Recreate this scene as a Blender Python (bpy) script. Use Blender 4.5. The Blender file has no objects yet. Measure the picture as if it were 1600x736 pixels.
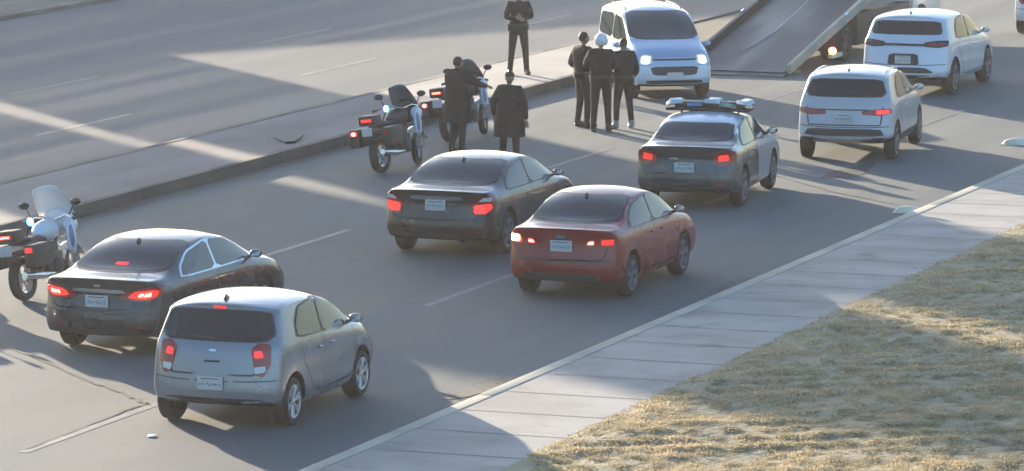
import bpy, bmesh, math, random
from mathutils import Vector, Matrix
from mathutils.bvhtree import BVHTree
random.seed(7)
PI = math.pi
C = bpy.context.scene.collection
SC = bpy.context.scene
# ------------------------------------------------------------------ camera, sky, sun, exposure
F_PX, CAM_H = 7400.0, 9.8
PITCH = math.atan(958/F_PX)
cam = bpy.data.cameras.new('camera'); camo = bpy.data.objects.new('camera', cam); C.objects.link(camo)
camo.location = (0, 0, CAM_H); camo.rotation_euler = (PI/2-PITCH, 0, 0)
cam.sensor_width = 36; cam.lens = 36*F_PX/1600; cam.clip_start = 1; cam.clip_end = 3000
SC.camera = camo
SUN_AZ = math.radians(-25.13); SUN_EL = math.radians(9.0)      # azimuth measured from +Y towards +X
SKY_STRENGTH, SUN_STRENGTH, EXPOSURE = 0.145, 5.0, 1.55
W = bpy.data.worlds.new('World'); SC.world = W; W.use_nodes = True
nt = W.node_tree; sky = nt.nodes.new('ShaderNodeTexSky'); sky.sky_type = 'NISHITA'; sky.sun_disc = False
sky.sun_elevation = SUN_EL; sky.sun_rotation = SUN_AZ; sky.dust_density = 2.1; sky.air_density = 1.0; sky.ozone_density = 3.2
bg = nt.nodes['Background']; bg.inputs[1].default_value = SKY_STRENGTH
nt.links.new(sky.outputs[0], bg.inputs[0])
sl = bpy.data.lights.new('sun', 'SUN'); sl.energy = SUN_STRENGTH; sl.angle = math.radians(0.4); sl.color = (1, .84, .64)
so = bpy.data.objects.new('sun', sl); C.objects.link(so)
sdir = Vector((math.sin(SUN_AZ)*math.cos(SUN_EL), math.cos(SUN_AZ)*math.cos(SUN_EL), math.sin(SUN_EL)))
so.rotation_euler = sdir.to_track_quat('Z', 'Y').to_euler(); so.location = (0, 0, 40)
SC.view_settings.view_transform = 'Standard'; SC.view_settings.look = 'None'
SC.view_settings.exposure = EXPOSURE; SC.view_settings.gamma = 1
SC.cycles.volume_max_steps = 64; SC.cycles.max_bounces = 6; SC.cycles.volume_bounces = 0
SC.cycles.caustics_reflective = False; SC.cycles.caustics_refractive = False

# ------------------------------------------------------------------ frames
ROAD = math.atan2(2800/F_PX, math.cos(PITCH)+958/F_PX*math.sin(PITCH))   # road azimuth from +Y
def ground(px, py, z=0):                                # a point of the photograph (1600 wide) on the plane z
    r = (px-800)/F_PX; u = -(py-368)/F_PX
    d = (r, math.cos(PITCH)+u*math.sin(PITCH), -math.sin(PITCH)+u*math.cos(PITCH))
    t = (z-CAM_H)/d[2]
    return Vector((d[0]*t, d[1]*t, z))
def UV(u, v, z=0):                                      # along the road, across it (to the right)
    return Vector((u*math.sin(ROAD)+v*math.cos(ROAD), u*math.cos(ROAD)-v*math.sin(ROAD), z))
def SCp(s, c, z=0):
    return Vector((s*math.sin(SUN_AZ)+c*math.cos(SUN_AZ), s*math.cos(SUN_AZ)-c*math.sin(SUN_AZ), z))

# ------------------------------------------------------------------ materials
def mat(name, col, rough=.5, metal=0, coat=0, emit=None, es=0, spec=.5, alpha=None, trans=0):
    m = bpy.data.materials.new(name); m.use_nodes = True
    b = m.node_tree.nodes['Principled BSDF']
    b.inputs['Base Color'].default_value = (*col, 1); b.inputs['Roughness'].default_value = rough
    b.inputs['Metallic'].default_value = metal; b.inputs['Specular IOR Level'].default_value = spec
    b.inputs['Coat Weight'].default_value = coat; b.inputs['Coat Roughness'].default_value = .06
    b.inputs['Transmission Weight'].default_value = trans
    if emit: b.inputs['Emission Color'].default_value = (*emit, 1); b.inputs['Emission Strength'].default_value = es
    return m
def noise_mix(m, c1, c2, scale, stretch=(1, 1, 1), lo=.35, hi=.65, detail=6, rough=None, bump=0, bscale=None, second=None):
    """object-space noise between two base colours (+ optional roughness range, bump, second fine noise)"""
    t = m.node_tree; N = t.nodes; L = t.links; b = N['Principled BSDF']
    tc = N.new('ShaderNodeTexCoord'); mp = N.new('ShaderNodeMapping'); mp.inputs['Scale'].default_value = stretch
    L.new(tc.outputs['Object'], mp.inputs[0])
    n = N.new('ShaderNodeTexNoise'); n.inputs['Scale'].default_value = scale; n.inputs['Detail'].default_value = detail
    L.new(mp.outputs[0], n.inputs['Vector'])
    r = N.new('ShaderNodeMapRange'); r.inputs[1].default_value = lo; r.inputs[2].default_value = hi; L.new(n.outputs[0], r.inputs[0])
    mx = N.new('ShaderNodeMix'); mx.data_type = 'RGBA'; mx.inputs[6].default_value = (*c1, 1); mx.inputs[7].default_value = (*c2, 1)
    L.new(r.outputs[0], mx.inputs[0]); out = mx.outputs[2]
    if second:
        c3, sc2, st2, lo2, hi2 = second
        mp2 = N.new('ShaderNodeMapping'); mp2.inputs['Scale'].default_value = st2; L.new(tc.outputs['Object'], mp2.inputs[0])
        n2 = N.new('ShaderNodeTexNoise'); n2.inputs['Scale'].default_value = sc2; n2.inputs['Detail'].default_value = 5; L.new(mp2.outputs[0], n2.inputs['Vector'])
        r2 = N.new('ShaderNodeMapRange'); r2.inputs[1].default_value = lo2; r2.inputs[2].default_value = hi2; L.new(n2.outputs[0], r2.inputs[0])
        m2 = N.new('ShaderNodeMix'); m2.data_type = 'RGBA'; L.new(r2.outputs[0], m2.inputs[0]); L.new(out, m2.inputs[6]); m2.inputs[7].default_value = (*c3, 1); out = m2.outputs[2]
    L.new(out, b.inputs['Base Color'])
    if rough:
        rr = N.new('ShaderNodeMapRange'); rr.inputs[3].default_value = rough[0]; rr.inputs[4].default_value = rough[1]
        L.new(r.outputs[0], rr.inputs[0]); L.new(rr.outputs[0], b.inputs['Roughness'])
    if bump:
        n3 = N.new('ShaderNodeTexNoise'); n3.inputs['Scale'].default_value = bscale or scale*4; n3.inputs['Detail'].default_value = 4
        L.new(tc.outputs['Object'], n3.inputs['Vector'])
        bp = N.new('ShaderNodeBump'); bp.inputs['Strength'].default_value = bump; bp.inputs['Distance'].default_value = .02
        L.new(n3.outputs[0], bp.inputs['Height']); L.new(bp.outputs[0], b.inputs['Normal'])
    return m
M = {}
M['asphalt'] = noise_mix(mat('asphalt', (.06,)*3, .6, spec=.25), (.088, .106, .108), (.150, .172, .174), 1.0, (.75, .03, 1), .34, .66, rough=(.72, .9), bump=.25, bscale=45,
                         second=((.165, .17, .165), .35, (1, .35, 1), .56, .78))
M['asphalt_far'] = noise_mix(mat('asphalt_far', (.06,)*3, .6, spec=.3), (.080, .087, .093), (.15, .158, .166), 1.0, (.9, .015, 1), .38, .62, rough=(.6, .85), bump=.25, bscale=45)
M['gutter'] = noise_mix(mat('gutter', (.1,)*3, .8), (.09, .085, .075), (.15, .14, .12), 1.5, (1, .2, 1))
M['median_lit'] = noise_mix(mat('median_lit', (.35,)*3, .85), (.30, .28, .245), (.42, .385, .335), .9, (1, .4, 1), bump=.2, bscale=30)  # sunlit tone of the median, brightness put into the colour
M['median_top'] = noise_mix(mat('median_top', (.3,)*3, .85), (.155, .14, .137), (.23, .21, .205), .8, (1, .3, 1), bump=.3, bscale=30)
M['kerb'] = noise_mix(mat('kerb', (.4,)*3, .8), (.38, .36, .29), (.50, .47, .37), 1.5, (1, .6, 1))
M['kerb_shaded'] = noise_mix(mat('kerb_shaded', (.1,)*3, .85), (.085, .08, .07), (.13, .12, .105), 1.5, (1, .4, 1))  # median kerb, its backlit shade put into the colour
M['sidewalk'] = noise_mix(mat('sidewalk', (.4,)*3, .8), (.29, .275, .25), (.40, .38, .345), .8, (1, 1, 1), bump=.15, bscale=25, second=((.22, .21, .185), 1.7, (1, 1, 1), .58, .8))
M['joint'] = mat('joint', (.20, .19, .17), .9)
M['soil'] = noise_mix(mat('soil', (.2,)*3, .95), (.29, .25, .16), (.40, .34, .22), 2.2, bump=1, bscale=12)
M['dirt'] = noise_mix(mat('dirt', (.3,)*3, .95), (.22, .17, .13), (.32, .26, .2), .6, bump=.5, bscale=8)
M['outskirts'] = noise_mix(mat('outskirts', (.1,)*3, .95), (.06, .07, .05), (.13, .13, .10), .05)
M['lane_paint'] = noise_mix(mat('lane_paint', (.5,)*3, .6), (.11, .12, .125), (.20, .205, .20), 5, (1, .5, 1), .35, .8)
M['lane_paint_fresh'] = noise_mix(mat('lane_paint_fresh', (.5,)*3, .6), (.11, .11, .105), (.32, .31, .28), 3, (1, .5, 1), .3, .7)
M['dust'] = noise_mix(mat('dust', (.2,)*3, .9), (.065, .066, .064), (.15, .14, .12), 9)
M['patch'] = noise_mix(mat('patch', (.05,)*3, .75), (.040, .042, .043), (.060, .062, .062), 3)
M['tar_shade'] = mat('tar_shade', (.035, .034, .032), .7)
M['blade'] = noise_mix(mat('blade', (.3,)*3, .8), (.52, .45, .29), (.70, .58, .38), 1.6, (1, 1, 1), .35, .65)
_t = M['blade'].node_tree; _p = _t.nodes['Principled BSDF']; _tr = _t.nodes.new('ShaderNodeBsdfTranslucent'); _mx = _t.nodes.new('ShaderNodeMixShader'); _mx.inputs[0].default_value = .5
_t.links.new(_p.inputs['Base Color'].links[0].from_socket, _tr.inputs[0]); _t.links.new(_p.outputs[0], _mx.inputs[1]); _t.links.new(_tr.outputs[0], _mx.inputs[2]); _t.links.new(_mx.outputs[0], _t.nodes['Material Output'].inputs[0])
M['rubber'] = mat('rubber', (.022, .022, .023), .75)
M['black_plastic'] = mat('black_plastic', (.03, .03, .032), .5)
M['glass'] = mat('glass', (.018, .019, .02), .06, spec=.6)
M['glass_clear'] = mat('glass_clear', (.05, .065, .06), .04, spec=.9)
M['glass_pale'] = mat('glass_pale', (.06, .065, .068), .12, spec=.6)
M['frame'] = mat('frame', (.015, .015, .016), .35)
M['under'] = mat('under', (.02, .02, .02), .9)
M['alloy'] = mat('alloy', (.62, .62, .63), .32, metal=.75)
M['rim_dark'] = mat('rim_dark', (.22, .22, .23), .4, metal=.6)
M['chrome'] = mat('chrome', (.75, .76, .78), .18, metal=1)
M['steel'] = noise_mix(mat('steel', (.3,)*3, .5, metal=.3), (.045, .048, .052), (.085, .088, .092), 1.2, (.3, 1.5, 1), rough=(.35, .6))
M['red_lens'] = mat('red_lens', (.32, .012, .012), .15, coat=.6)
M['red_on'] = mat('red_on', (.6, .02, .02), .2, emit=(1, .035, .03), es=.4)
M['red_hot'] = mat('red_hot', (.8, .1, .08), .2, emit=(1, .10, .07), es=5)
M['warm_hot'] = mat('warm_hot', (.9, .7, .4), .2, emit=(1, .72, .35), es=4)
M['white_lens'] = mat('white_lens', (.7, .7, .7), .15, coat=.5)
M['head_on'] = mat('head_on', (.9, .9, .85), .1, emit=(1, .97, .88), es=8)
M['amber_on'] = mat('amber_on', (.9, .25, .05), .2, emit=(1, .22, .06), es=6)
M['blue_on'] = mat('blue_on', (.1, .4, 1), .2, emit=(.06, .30, 1), es=5)
M['plate'] = mat('plate', (.62, .62, .6), .4)
M['plate_ink'] = mat('plate_ink', (.16, .18, .20), .5)
M['cloth'] = noise_mix(mat('cloth', (.02,)*3, .9), (.008, .009, .011), (.020, .021, .024), 6, bump=.9, bscale=9)
M['cloth2'] = noise_mix(mat('cloth2', (.02,)*3, .9), (.010, .010, .010), (.024, .023, .022), 6, bump=.9, bscale=9)
M['boot'] = mat('boot', (.012, .012, .012), .35)
M['skin'] = mat('skin', (.36, .21, .15), .55)
M['hair'] = mat('hair', (.018, .014, .012), .6)
M['white_paint'] = mat('white_paint', (.78, .78, .78), .3, coat=.7)
M['shoe_white'] = mat('shoe_white', (.30, .30, .29), .5)
M['cap_red'] = mat('cap_red', (.10, .035, .025), .8)
M['screen_grey'] = mat('screen_grey', (.16, .17, .18), .2)
M['windscreen'] = mat('windscreen', (.80, .80, .79), .3)
M['yellow_paint'] = noise_mix(mat('yellow_paint', (.6,)*3, .6), (.70, .66, .50), (.86, .83, .70), 6)
M['bwall'] = noise_mix(mat('bwall', (.4,)*3, .85), (.38, .34, .28), (.46, .42, .35), .3)
def paint(name, col, metal=.3, rough=.24, dusty=.12):
    m = mat(name, col, rough, metal, coat=.8)
    d = tuple(c*(1-dusty)+.30*dusty for c in col)
    noise_mix(m, col, d, 1.3, (1, 1, 1), .45, .8, rough=(rough, rough+.1))
    return m

# ------------------------------------------------------------------ helpers
class MB:
    def __init__(s): s.v = []; s.f = []; s.m = []; s.mi = 0
    def add(s, verts, faces, mi=None):
        o = len(s.v); s.v += [Vector(v) for v in verts]
        for f in faces: s.f.append([i+o for i in f]); s.m.append(s.mi if mi is None else mi)
    def box(s, c, size, rot=None, taper=1.0, mi=None):
        hx, hy, hz = [d/2 for d in size]; R = rot or Matrix.Identity(3); c = Vector(c)
        vs = []
        for z in (-1, 1):
            k = taper if z > 0 else 1
            for x, y in ((-1, -1), (1, -1), (1, 1), (-1, 1)): vs.append(c+R@Vector((x*hx*k, y*hy*k, z*hz)))
        s.add(vs, [(3, 2, 1, 0), (4, 5, 6, 7), (0, 1, 5, 4), (1, 2, 6, 5), (2, 3, 7, 6), (3, 0, 4, 7)], mi)
    def tube(s, pts, rad, seg=8, mi=None, cap=True):
        pts = [Vector(p) for p in pts]
        if not hasattr(rad, '__len__'): rad = [rad]*len(pts)
        vs = []; fs = []; prev = None
        for i, p in enumerate(pts):
            d = (pts[min(i+1, len(pts)-1)]-pts[max(i-1, 0)]).normalized()
            a = prev if prev and abs(prev.dot(d)) < .99 else (Vector((0, 0, 1)) if abs(d.z) < .9 else Vector((1, 0, 0)))
            a = (a-d*a.dot(d)).normalized(); b = d.cross(a); prev = a
            for k in range(seg):
                t = 2*PI*k/seg; vs.append(p+(a*math.cos(t)+b*math.sin(t))*rad[i])
        for i in range(len(pts)-1):
            for k in range(seg):
                k2 = (k+1) % seg; fs.append((i*seg+k, i*seg+k2, (i+1)*seg+k2, (i+1)*seg+k))
        if cap: fs.append(tuple(reversed(range(seg)))); fs.append(tuple((len(pts)-1)*seg+k for k in range(seg)))
        s.add(vs, fs, mi)
    def lathe(s, prof, axis='y', c=(0, 0, 0), seg=28, mi=None, close=False):
        """prof: (radius, offset along axis)"""
        vs = []; fs = []; c = Vector(c); n = len(prof)
        for k in range(seg):
            t = 2*PI*k/seg
            for r, o in prof:
                if axis == 'y': vs.append(c+Vector((r*math.cos(t), o, r*math.sin(t))))
                elif axis == 'z': vs.append(c+Vector((r*math.cos(t), r*math.sin(t), o)))
                else: vs.append(c+Vector((o, r*math.cos(t), r*math.sin(t))))
        for k in range(seg):
            k2 = (k+1) % seg
            for i in range(n if close else n-1):
                j = (i+1) % n; fs.append((k*n+i, k*n+j, k2*n+j, k2*n+i))
        s.add(vs, fs, mi)
    def ell(s, c, r, rot=None, seg=14, ring=9, mi=None, fn=None):
        c = Vector(c); R = rot or Matrix.Identity(3); vs = []; fs = []
        for i in range(ring+1):
            ph = PI*i/ring
            for k in range(seg):
                t = 2*PI*k/seg; q = Vector((math.sin(ph)*math.cos(t), math.sin(ph)*math.sin(t), math.cos(ph)))
                if fn: q = fn(q)
                vs.append(c+R@Vector((q.x*r[0], q.y*r[1], q.z*r[2])))
        for i in range(ring):
            for k in range(seg):
                k2 = (k+1) % seg; fs.append((i*seg+k, (i+1)*seg+k, (i+1)*seg+k2, i*seg+k2))
        s.add(vs, fs, mi)
    def build(s, name, mats, parent=None, smooth=True, bevel=0, subsurf=0):
        if not isinstance(mats, (list, tuple)): mats = [mats]
        me = bpy.data.meshes.new(name); me.from_pydata([tuple(v) for v in s.v], [], s.f)
        for m in mats: me.materials.append(m)
        me.polygons.foreach_set('material_index', s.m)
        bm = bmesh.new(); bm.from_mesh(me); bmesh.ops.remove_doubles(bm, verts=bm.verts, dist=1e-5)
        bmesh.ops.recalc_face_normals(bm, faces=bm.faces)
        if bevel: bmesh.ops.bevel(bm, geom=[e for e in bm.edges if e.is_manifold and e.calc_face_angle(0) > .6], offset=bevel, segments=2, affect='EDGES', profile=.7)
        for f in bm.faces: f.smooth = smooth
        if smooth:
            for e in bm.edges:
                if e.is_manifold and e.calc_face_angle(0) > .7: e.smooth = False
        bm.to_mesh(me); bm.free()
        o = bpy.data.objects.new(name, me); C.objects.link(o)
        if parent: o.parent = parent
        return o
def tag(o, label=None, cat=None, group=None, kind=None):
    if label: o['label'] = label
    if cat: o['category'] = cat
    if group: o['group'] = group
    if kind: o['kind'] = kind
    return o
def thing(name, label, cat, loc=(0, 0, 0), rz=0, group=None):
    o = bpy.data.objects.new(name, None); C.objects.link(o); o.empty_display_size = .2
    o.location = loc; o.rotation_euler = (0, 0, rz); return tag(o, label, cat, group)
def kids(o): return [x for x in bpy.data.objects if x.parent == o]
def copy_tree(o, parent=None):
    c = o.copy(); C.objects.link(c)
    if parent: c.parent = parent
    for ch in kids(o): copy_tree(ch, c)
    return c
def sheet(name, pts, m, z, parent=None, thick=0, kind='structure', rz=-ROAD):
    """flat sheet / slab in road coordinates: pts are (u, v) corners"""
    mb = MB()
    if thick:
        a = [(v, u, z) for u, v in pts]; b = [(v, u, z-thick) for u, v in pts]; n = len(pts)
        mb.add(a+b, [tuple(range(n)), tuple(reversed(range(n, 2*n)))]+[(i, (i+1) % n, n+(i+1) % n, n+i) for i in range(n)])
    else: mb.add([(v, u, z) for u, v in pts], [tuple(range(len(pts)))])
    o = mb.build(name, m, parent, smooth=False)
    if not parent: o.rotation_euler.z = rz
    if kind and not parent: o['kind'] = kind
    return o

# ------------------------------------------------------------------ the setting
U0, U1 = 10, 330
V_KERB, V_MED0, V_MED1, V_FAR = -21.1, -34.15, -36.85, -53.1
sheet('ground', [(-400, -900), (2400, -900), (2400, 900), (-400, 900)], M['outskirts'], -.03)
sheet('road', [(U0, V_MED0), (U1, V_MED0), (U1, V_KERB), (U0, V_KERB)], M['asphalt'], 0.0)
sheet('opposite_road', [(U0, V_FAR), (U1, V_FAR), (U1, V_MED1), (U0, V_MED1)], M['asphalt_far'], 0.0)
sheet('gutter', [(U0, V_MED0+.002), (93.8, V_MED0+.002), (93.8, V_MED0+.34), (U0, V_MED0+.34)], M['gutter'], 0.004)
# median: a raised strip with kerb faces coloured dark for their shade, ending at the crossing where the van stands
md = sheet('median', [(U0, V_MED1+.16), (103.5, V_MED1+.16), (103.5, V_MED0-.16), (U0, V_MED0-.16)], M['median_top'], .20, thick=.22)
sheet('median_sunlit', [(89.5, V_MED1+.17), (103.4, V_MED1+.17), (103.4, V_MED0-.17), (89.5, V_MED0-.17)], M['median_lit'], .204)  # lighter sheet painting the sunlight on this stretch of median
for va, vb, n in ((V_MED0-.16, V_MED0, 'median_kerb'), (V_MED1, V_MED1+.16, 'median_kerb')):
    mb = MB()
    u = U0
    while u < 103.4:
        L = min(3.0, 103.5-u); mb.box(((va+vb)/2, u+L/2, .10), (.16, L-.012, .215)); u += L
    o = mb.build(n, M['kerb_shaded'], bevel=.015); o.rotation_euler.z = -ROAD; o['kind'] = 'structure'
# near kerb, pavement slabs and their joints
mb = MB(); u = U0
while u < 160:
    mb.box((V_KERB+.10, u+1.5, .065), (.20, 2.985, .18)); u += 3
o = mb.build('kerb', M['kerb'], bevel=.02); o.rotation_euler.z = -ROAD; o['kind'] = 'structure'
sheet('pavement', [(U0, V_KERB+.20), (160, V_KERB+.20), (160, -18.95), (U0, -18.95)], M['sidewalk'], .145, thick=.16)
mb = MB(); u = U0+.4
while u < 150:
    mb.add([(V_KERB+.21, u, .149), (-18.96, u, .149), (-18.96, u+.028, .149), (V_KERB+.21, u+.028, .149)], [(0, 1, 2, 3)]); u += 1.5
o = mb.build('pavement_joints', M['joint'], smooth=False); o.rotation_euler.z = -ROAD; o['kind'] = 'structure'
# lawn: a bumpy sheet and its dry tufts
def lawn_h(u, v):
    e = min(1, max(0, (v+19)/.5))
    return .15+e*(.03+.02*math.sin(u*1.1+v*.7)*math.sin(v*1.3-u*.35)+.018*math.sin(u*3.7+1)*math.sin(v*4.1+u*1.2)+.014*math.sin(u*6.3+v*5)*math.sin(v*11-u*4)+.012*math.sin(u*9.1+v*3)*math.sin(v*8.3))
mb = MB(); nu, nv = 260, 90; vs = []; fs = []
for i in range(nu+1):
    for j in range(nv+1):
        u = 36+i*(70/nu); v = -18.96+(j/nv)**1.3*22; vs.append((v, u, lawn_h(u, v)+random.uniform(-.008, .008)))
for i in range(nu):
    for j in range(nv): a = i*(nv+1)+j; fs.append((a, a+nv+1, a+nv+2, a+1))
mb.add(vs, fs); o = mb.build('lawn_soil', M['soil']); o.rotation_euler.z = -ROAD; o['kind'] = 'structure'
vs = []; fs = []; placed = 0; rg = random.Random(3)
while placed < 70000:
    px, py = rg.uniform(830, 1640), rg.uniform(350, 765); P = ground(px, py, .15)
    u = P.x*math.sin(ROAD)+P.y*math.cos(ROAD); v = P.x*math.cos(ROAD)-P.y*math.sin(ROAD)
    if v < -18.98 or (v < -18.7 and rg.random() < .5): continue
    cl = math.sin(u*2.3+v)*math.sin(v*2.9-u*.8)+.5*math.sin(u*5.1)*math.sin(v*6.3+u)
    if cl < rg.uniform(-2.4, .1): continue
    placed += 1; z = lawn_h(u, v)-.01; hh = rg.uniform(.012, .030)*(1.15+.45*cl)
    for b in range(4):
        a = rg.uniform(0, 2*PI); w = rg.uniform(.007, .018); dx, dy = math.cos(a), math.sin(a); ln = rg.uniform(.02, .08)
        x0, y0 = v+rg.uniform(-.05, .05), u+rg.uniform(-.05, .05); n = len(vs)
        vs += [(x0-dy*w, y0+dx*w, z), (x0+dy*w, y0-dx*w, z), (x0+dx*ln, y0+dy*ln, z+hh*rg.uniform(.7, 1.1))]; fs.append((n, n+1, n+2))
me = bpy.data.meshes.new('dry_grass'); me.from_pydata(vs, [], fs); me.materials.append(M['blade'])
o = bpy.data.objects.new('dry_grass', me); C.objects.link(o); o.rotation_euler.z = -ROAD
tag(o, 'short dry yellow grass growing on the verge beside the pavement', 'grass', kind='stuff')
# far verge beyond the opposite carriageway
sheet('far_pavement', [(U0, V_FAR-9), (U1, V_FAR-9), (U1, V_FAR), (U0, V_FAR)], M['dirt'], .10, thick=.14)
# lane markings, tar seams, dark lines painting cast shade
def dashes(name, v, us, ln, w, m):
    mb = MB()
    for u in us: mb.add([(v-w/2, u, .004), (v+w/2, u, .004), (v+w/2, u+ln, .004), (v-w/2, u+ln, .004)], [(0, 1, 2, 3)])
    o = mb.build(name, M[m], smooth=False); o.rotation_euler.z = -ROAD; o['kind'] = 'structure'
dashes('lane_marking', -24.97, [50.0], 3.9, .13, 'lane_paint_fresh')
dashes('lane_marking', -24.97, [63, 76, 89, 102, 115], 3.6, .12, 'lane_paint')
dashes('lane_marking', -29.33, [54, 67, 80, 93, 106], 3.6, .11, 'lane_paint')
dashes('lane_marking', -40.45, [55.7, 68.7, 81.7, 94.7, 107.7], 4.3, .13, 'lane_paint_fresh')
dashes('lane_marking', -44.5, [75.7, 88.7, 101.7, 114.7], 4.3, .12, 'lane_paint')
def dark_line(name, px, w=.035, m='tar_shade'):
    mb = MB(); P = [ground(*p) for p in px]; Q = []
    for a, b in zip(P[:-1], P[1:]):
        for k in range(6):
            t = k/6; q = a.lerp(b, t); q.x += random.uniform(-.02, .02); q.y += random.uniform(-.05, .05); Q.append(q)
    Q.append(P[-1]); vs = []; fs = []
    for i, q in enumerate(Q):
        d = (Q[min(i+1, len(Q)-1)]-Q[max(i-1, 0)]).normalized(); n = Vector((-d.y, d.x, 0))*w*random.uniform(.6, 1.2)
        vs += [(q.x+n.x, q.y+n.y, .008), (q.x-n.x, q.y-n.y, .008)]
        if i: fs.append((2*i-2, 2*i-1, 2*i+1, 2*i))
    mb.add(vs, fs); o = mb.build(name, M[m], smooth=False); o['kind'] = 'structure'
dark_line('seam_shade_line', [(40, 702), (130, 668), (205, 638), (233, 630)], .03)
dark_line('seam_shade_line', [(-20, 530), (70, 566), (150, 600), (190, 614), (235, 634)], .03)  # crack together with the painted edge of a shaded area
dark_line('seam_shade_line', [(1190, 268), (1300, 300), (1400, 320)], .02)  # shadow stripe of the standing people painted as a dark line

# ------------------------------------------------------------------ unseen blocks added beyond the view, outlines shaped to cast the street's shade
def shade_block(name, label, s0, outline, depth, wins):
    """an unseen block added to cast shade; outline = (c, height) corners of its front"""
    k = math.tan(SUN_EL)/.1423
    outline = [(c, h*k) for c, h in outline]
    r = thing(name, label, 'shade_block', SCp(s0, 0), -SUN_AZ)
    n = len(outline); mb = MB()
    mb.add([(c, 0, h) for c, h in outline]+[(c, depth, h) for c, h in outline], [tuple(range(n)), tuple(reversed(range(n, 2*n)))]+[(i, (i+1) % n, n+(i+1) % n, n+i) for i in range(n)])
    mb.build('wall', M['bwall'], r, smooth=False)
    c0, c1, floors = wins; m = max(1, int((c1-c0)/2.4))
    for fl in range(floors):
        for q in range(m):
            x = c0+(q+.5)*(c1-c0)/m; w = MB(); w.box((x, -.02, 1.7+3.1*fl), (1.2, .08, 1.3)); f = w.build('window', M['frame'], r, smooth=False)
            g = MB(); g.box((x, -.07, 1.7+3.1*fl), (1.06, .03, 1.16)); g.build('pane', M['glass'], f, smooth=False)
    return r
shade_block('street_shade_block', 'unseen beige block, roof line kinked to shape the shade on pavement and verge', 140, [(25.2, 0), (31.0, 0), (31.0, 7.9), (31.3, 9.1), (31.5, 9.9), (31.9, 10.4), (31.95, 11.6), (31.95, 11.75), (32.45, 13.1), (32.8, 13.9), (29.0, 13.75), (26.9, 13.0), (26.2, 12.3), (25.2, 11.9)], 6, (25.6, 30.8, 3))
shade_block('street_shade_block', 'taller unseen beige block, its side gap shaped to let slits of sun through', 140, [(31.7, 0), (38.7, 0), (38.7, 14.6), (32.95, 14.6), (33.0, 13.5), (33.8, 13.2), (33.3, 11.75), (31.98, 11.6), (32.0, 10.4), (32.35, 9.9), (32.2, 9.1), (31.95, 8.4), (31.7, 7.7)], 6, (33.8, 39.2, 4))
shade_block('low_shade_block', 'long low unseen beige block added to shade the far road', 140, [(38.7, 0), (62, 0), (62, 4.7), (38.7, 5.6)], 7, (41, 61, 1))

# ------------------------------------------------------------------ car builder
def interp(tab, x):
    if x <= tab[0][0]: return tab[0][1]
    for (a, p), (b, q) in zip(tab[:-1], tab[1:]):
        if x <= b: return p+(q-p)*(x-a)/(b-a)
    return tab[-1][1]
#            x     w    zb   zbelt wbelt zedge wedge ztop
SEDAN = dict(L=4.6, H=1.48, W=.88, st=[
    (0.00, .84, .30, .95, .81, 1.02, .75, 1.05), (0.06, .86, .27, .955, .825, 1.03, .76, 1.06), (0.35, .88, .24, .96, .83, 1.035, .77, 1.065), (0.74, .88, .21, .965, .83, 1.05, .74, 1.085),
    (1.08, .88, .20, .965, .83, 1.22, .68, 1.27), (1.42, .88, .20, .965, .83, 1.335, .65, 1.405), (2.0, .88, .20, .96, .83, 1.40, .645, 1.475), (2.65, .88, .20, .95, .83, 1.365, .645, 1.445),
    (3.12, .88, .20, .945, .83, 1.175, .68, 1.235), (3.48, .88, .20, .93, .82, .99, .72, 1.05), (4.0, .87, .22, .89, .81, .93, .68, .975), (4.38, .86, .24, .80, .79, .84, .64, .88), (4.56, .83, .28, .72, .75, .76, .60, .79), (4.6, .82, .31, .70, .74, .73, .58, .76)],
    rear=[(.2, .12), (.32, .03), (.48, 0), (.60, .02), (.66, .07), (.85, .085), (.97, .04), (1.05, .045)], front=[(.2, .1), (.4, 0), (.6, .02), (.7, .08)],
    wx=(.93, 3.62), cowl=3.48,
    sidew=[[(1.02, 1.0), (1.10, 1.11), (1.42, 1.27), (2.06, 1.365), (2.06, .99)], [(2.14, .99), (2.14, 1.365), (2.62, 1.33), (2.98, 1.20), (3.30, 1.04), (3.30, .99)]],
    frame=[(.94, .98), (1.05, 1.13), (1.40, 1.295), (2.1, 1.39), (2.66, 1.355), (3.04, 1.22), (3.40, 1.03), (3.40, .97)],
    rearw=[(-.69, 1.095), (-.585, 1.385), (.585, 1.385), (.69, 1.095)], wind=[(-.66, 1.07), (-.52, 1.41), (.52, 1.41), (.66, 1.07)])
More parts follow.
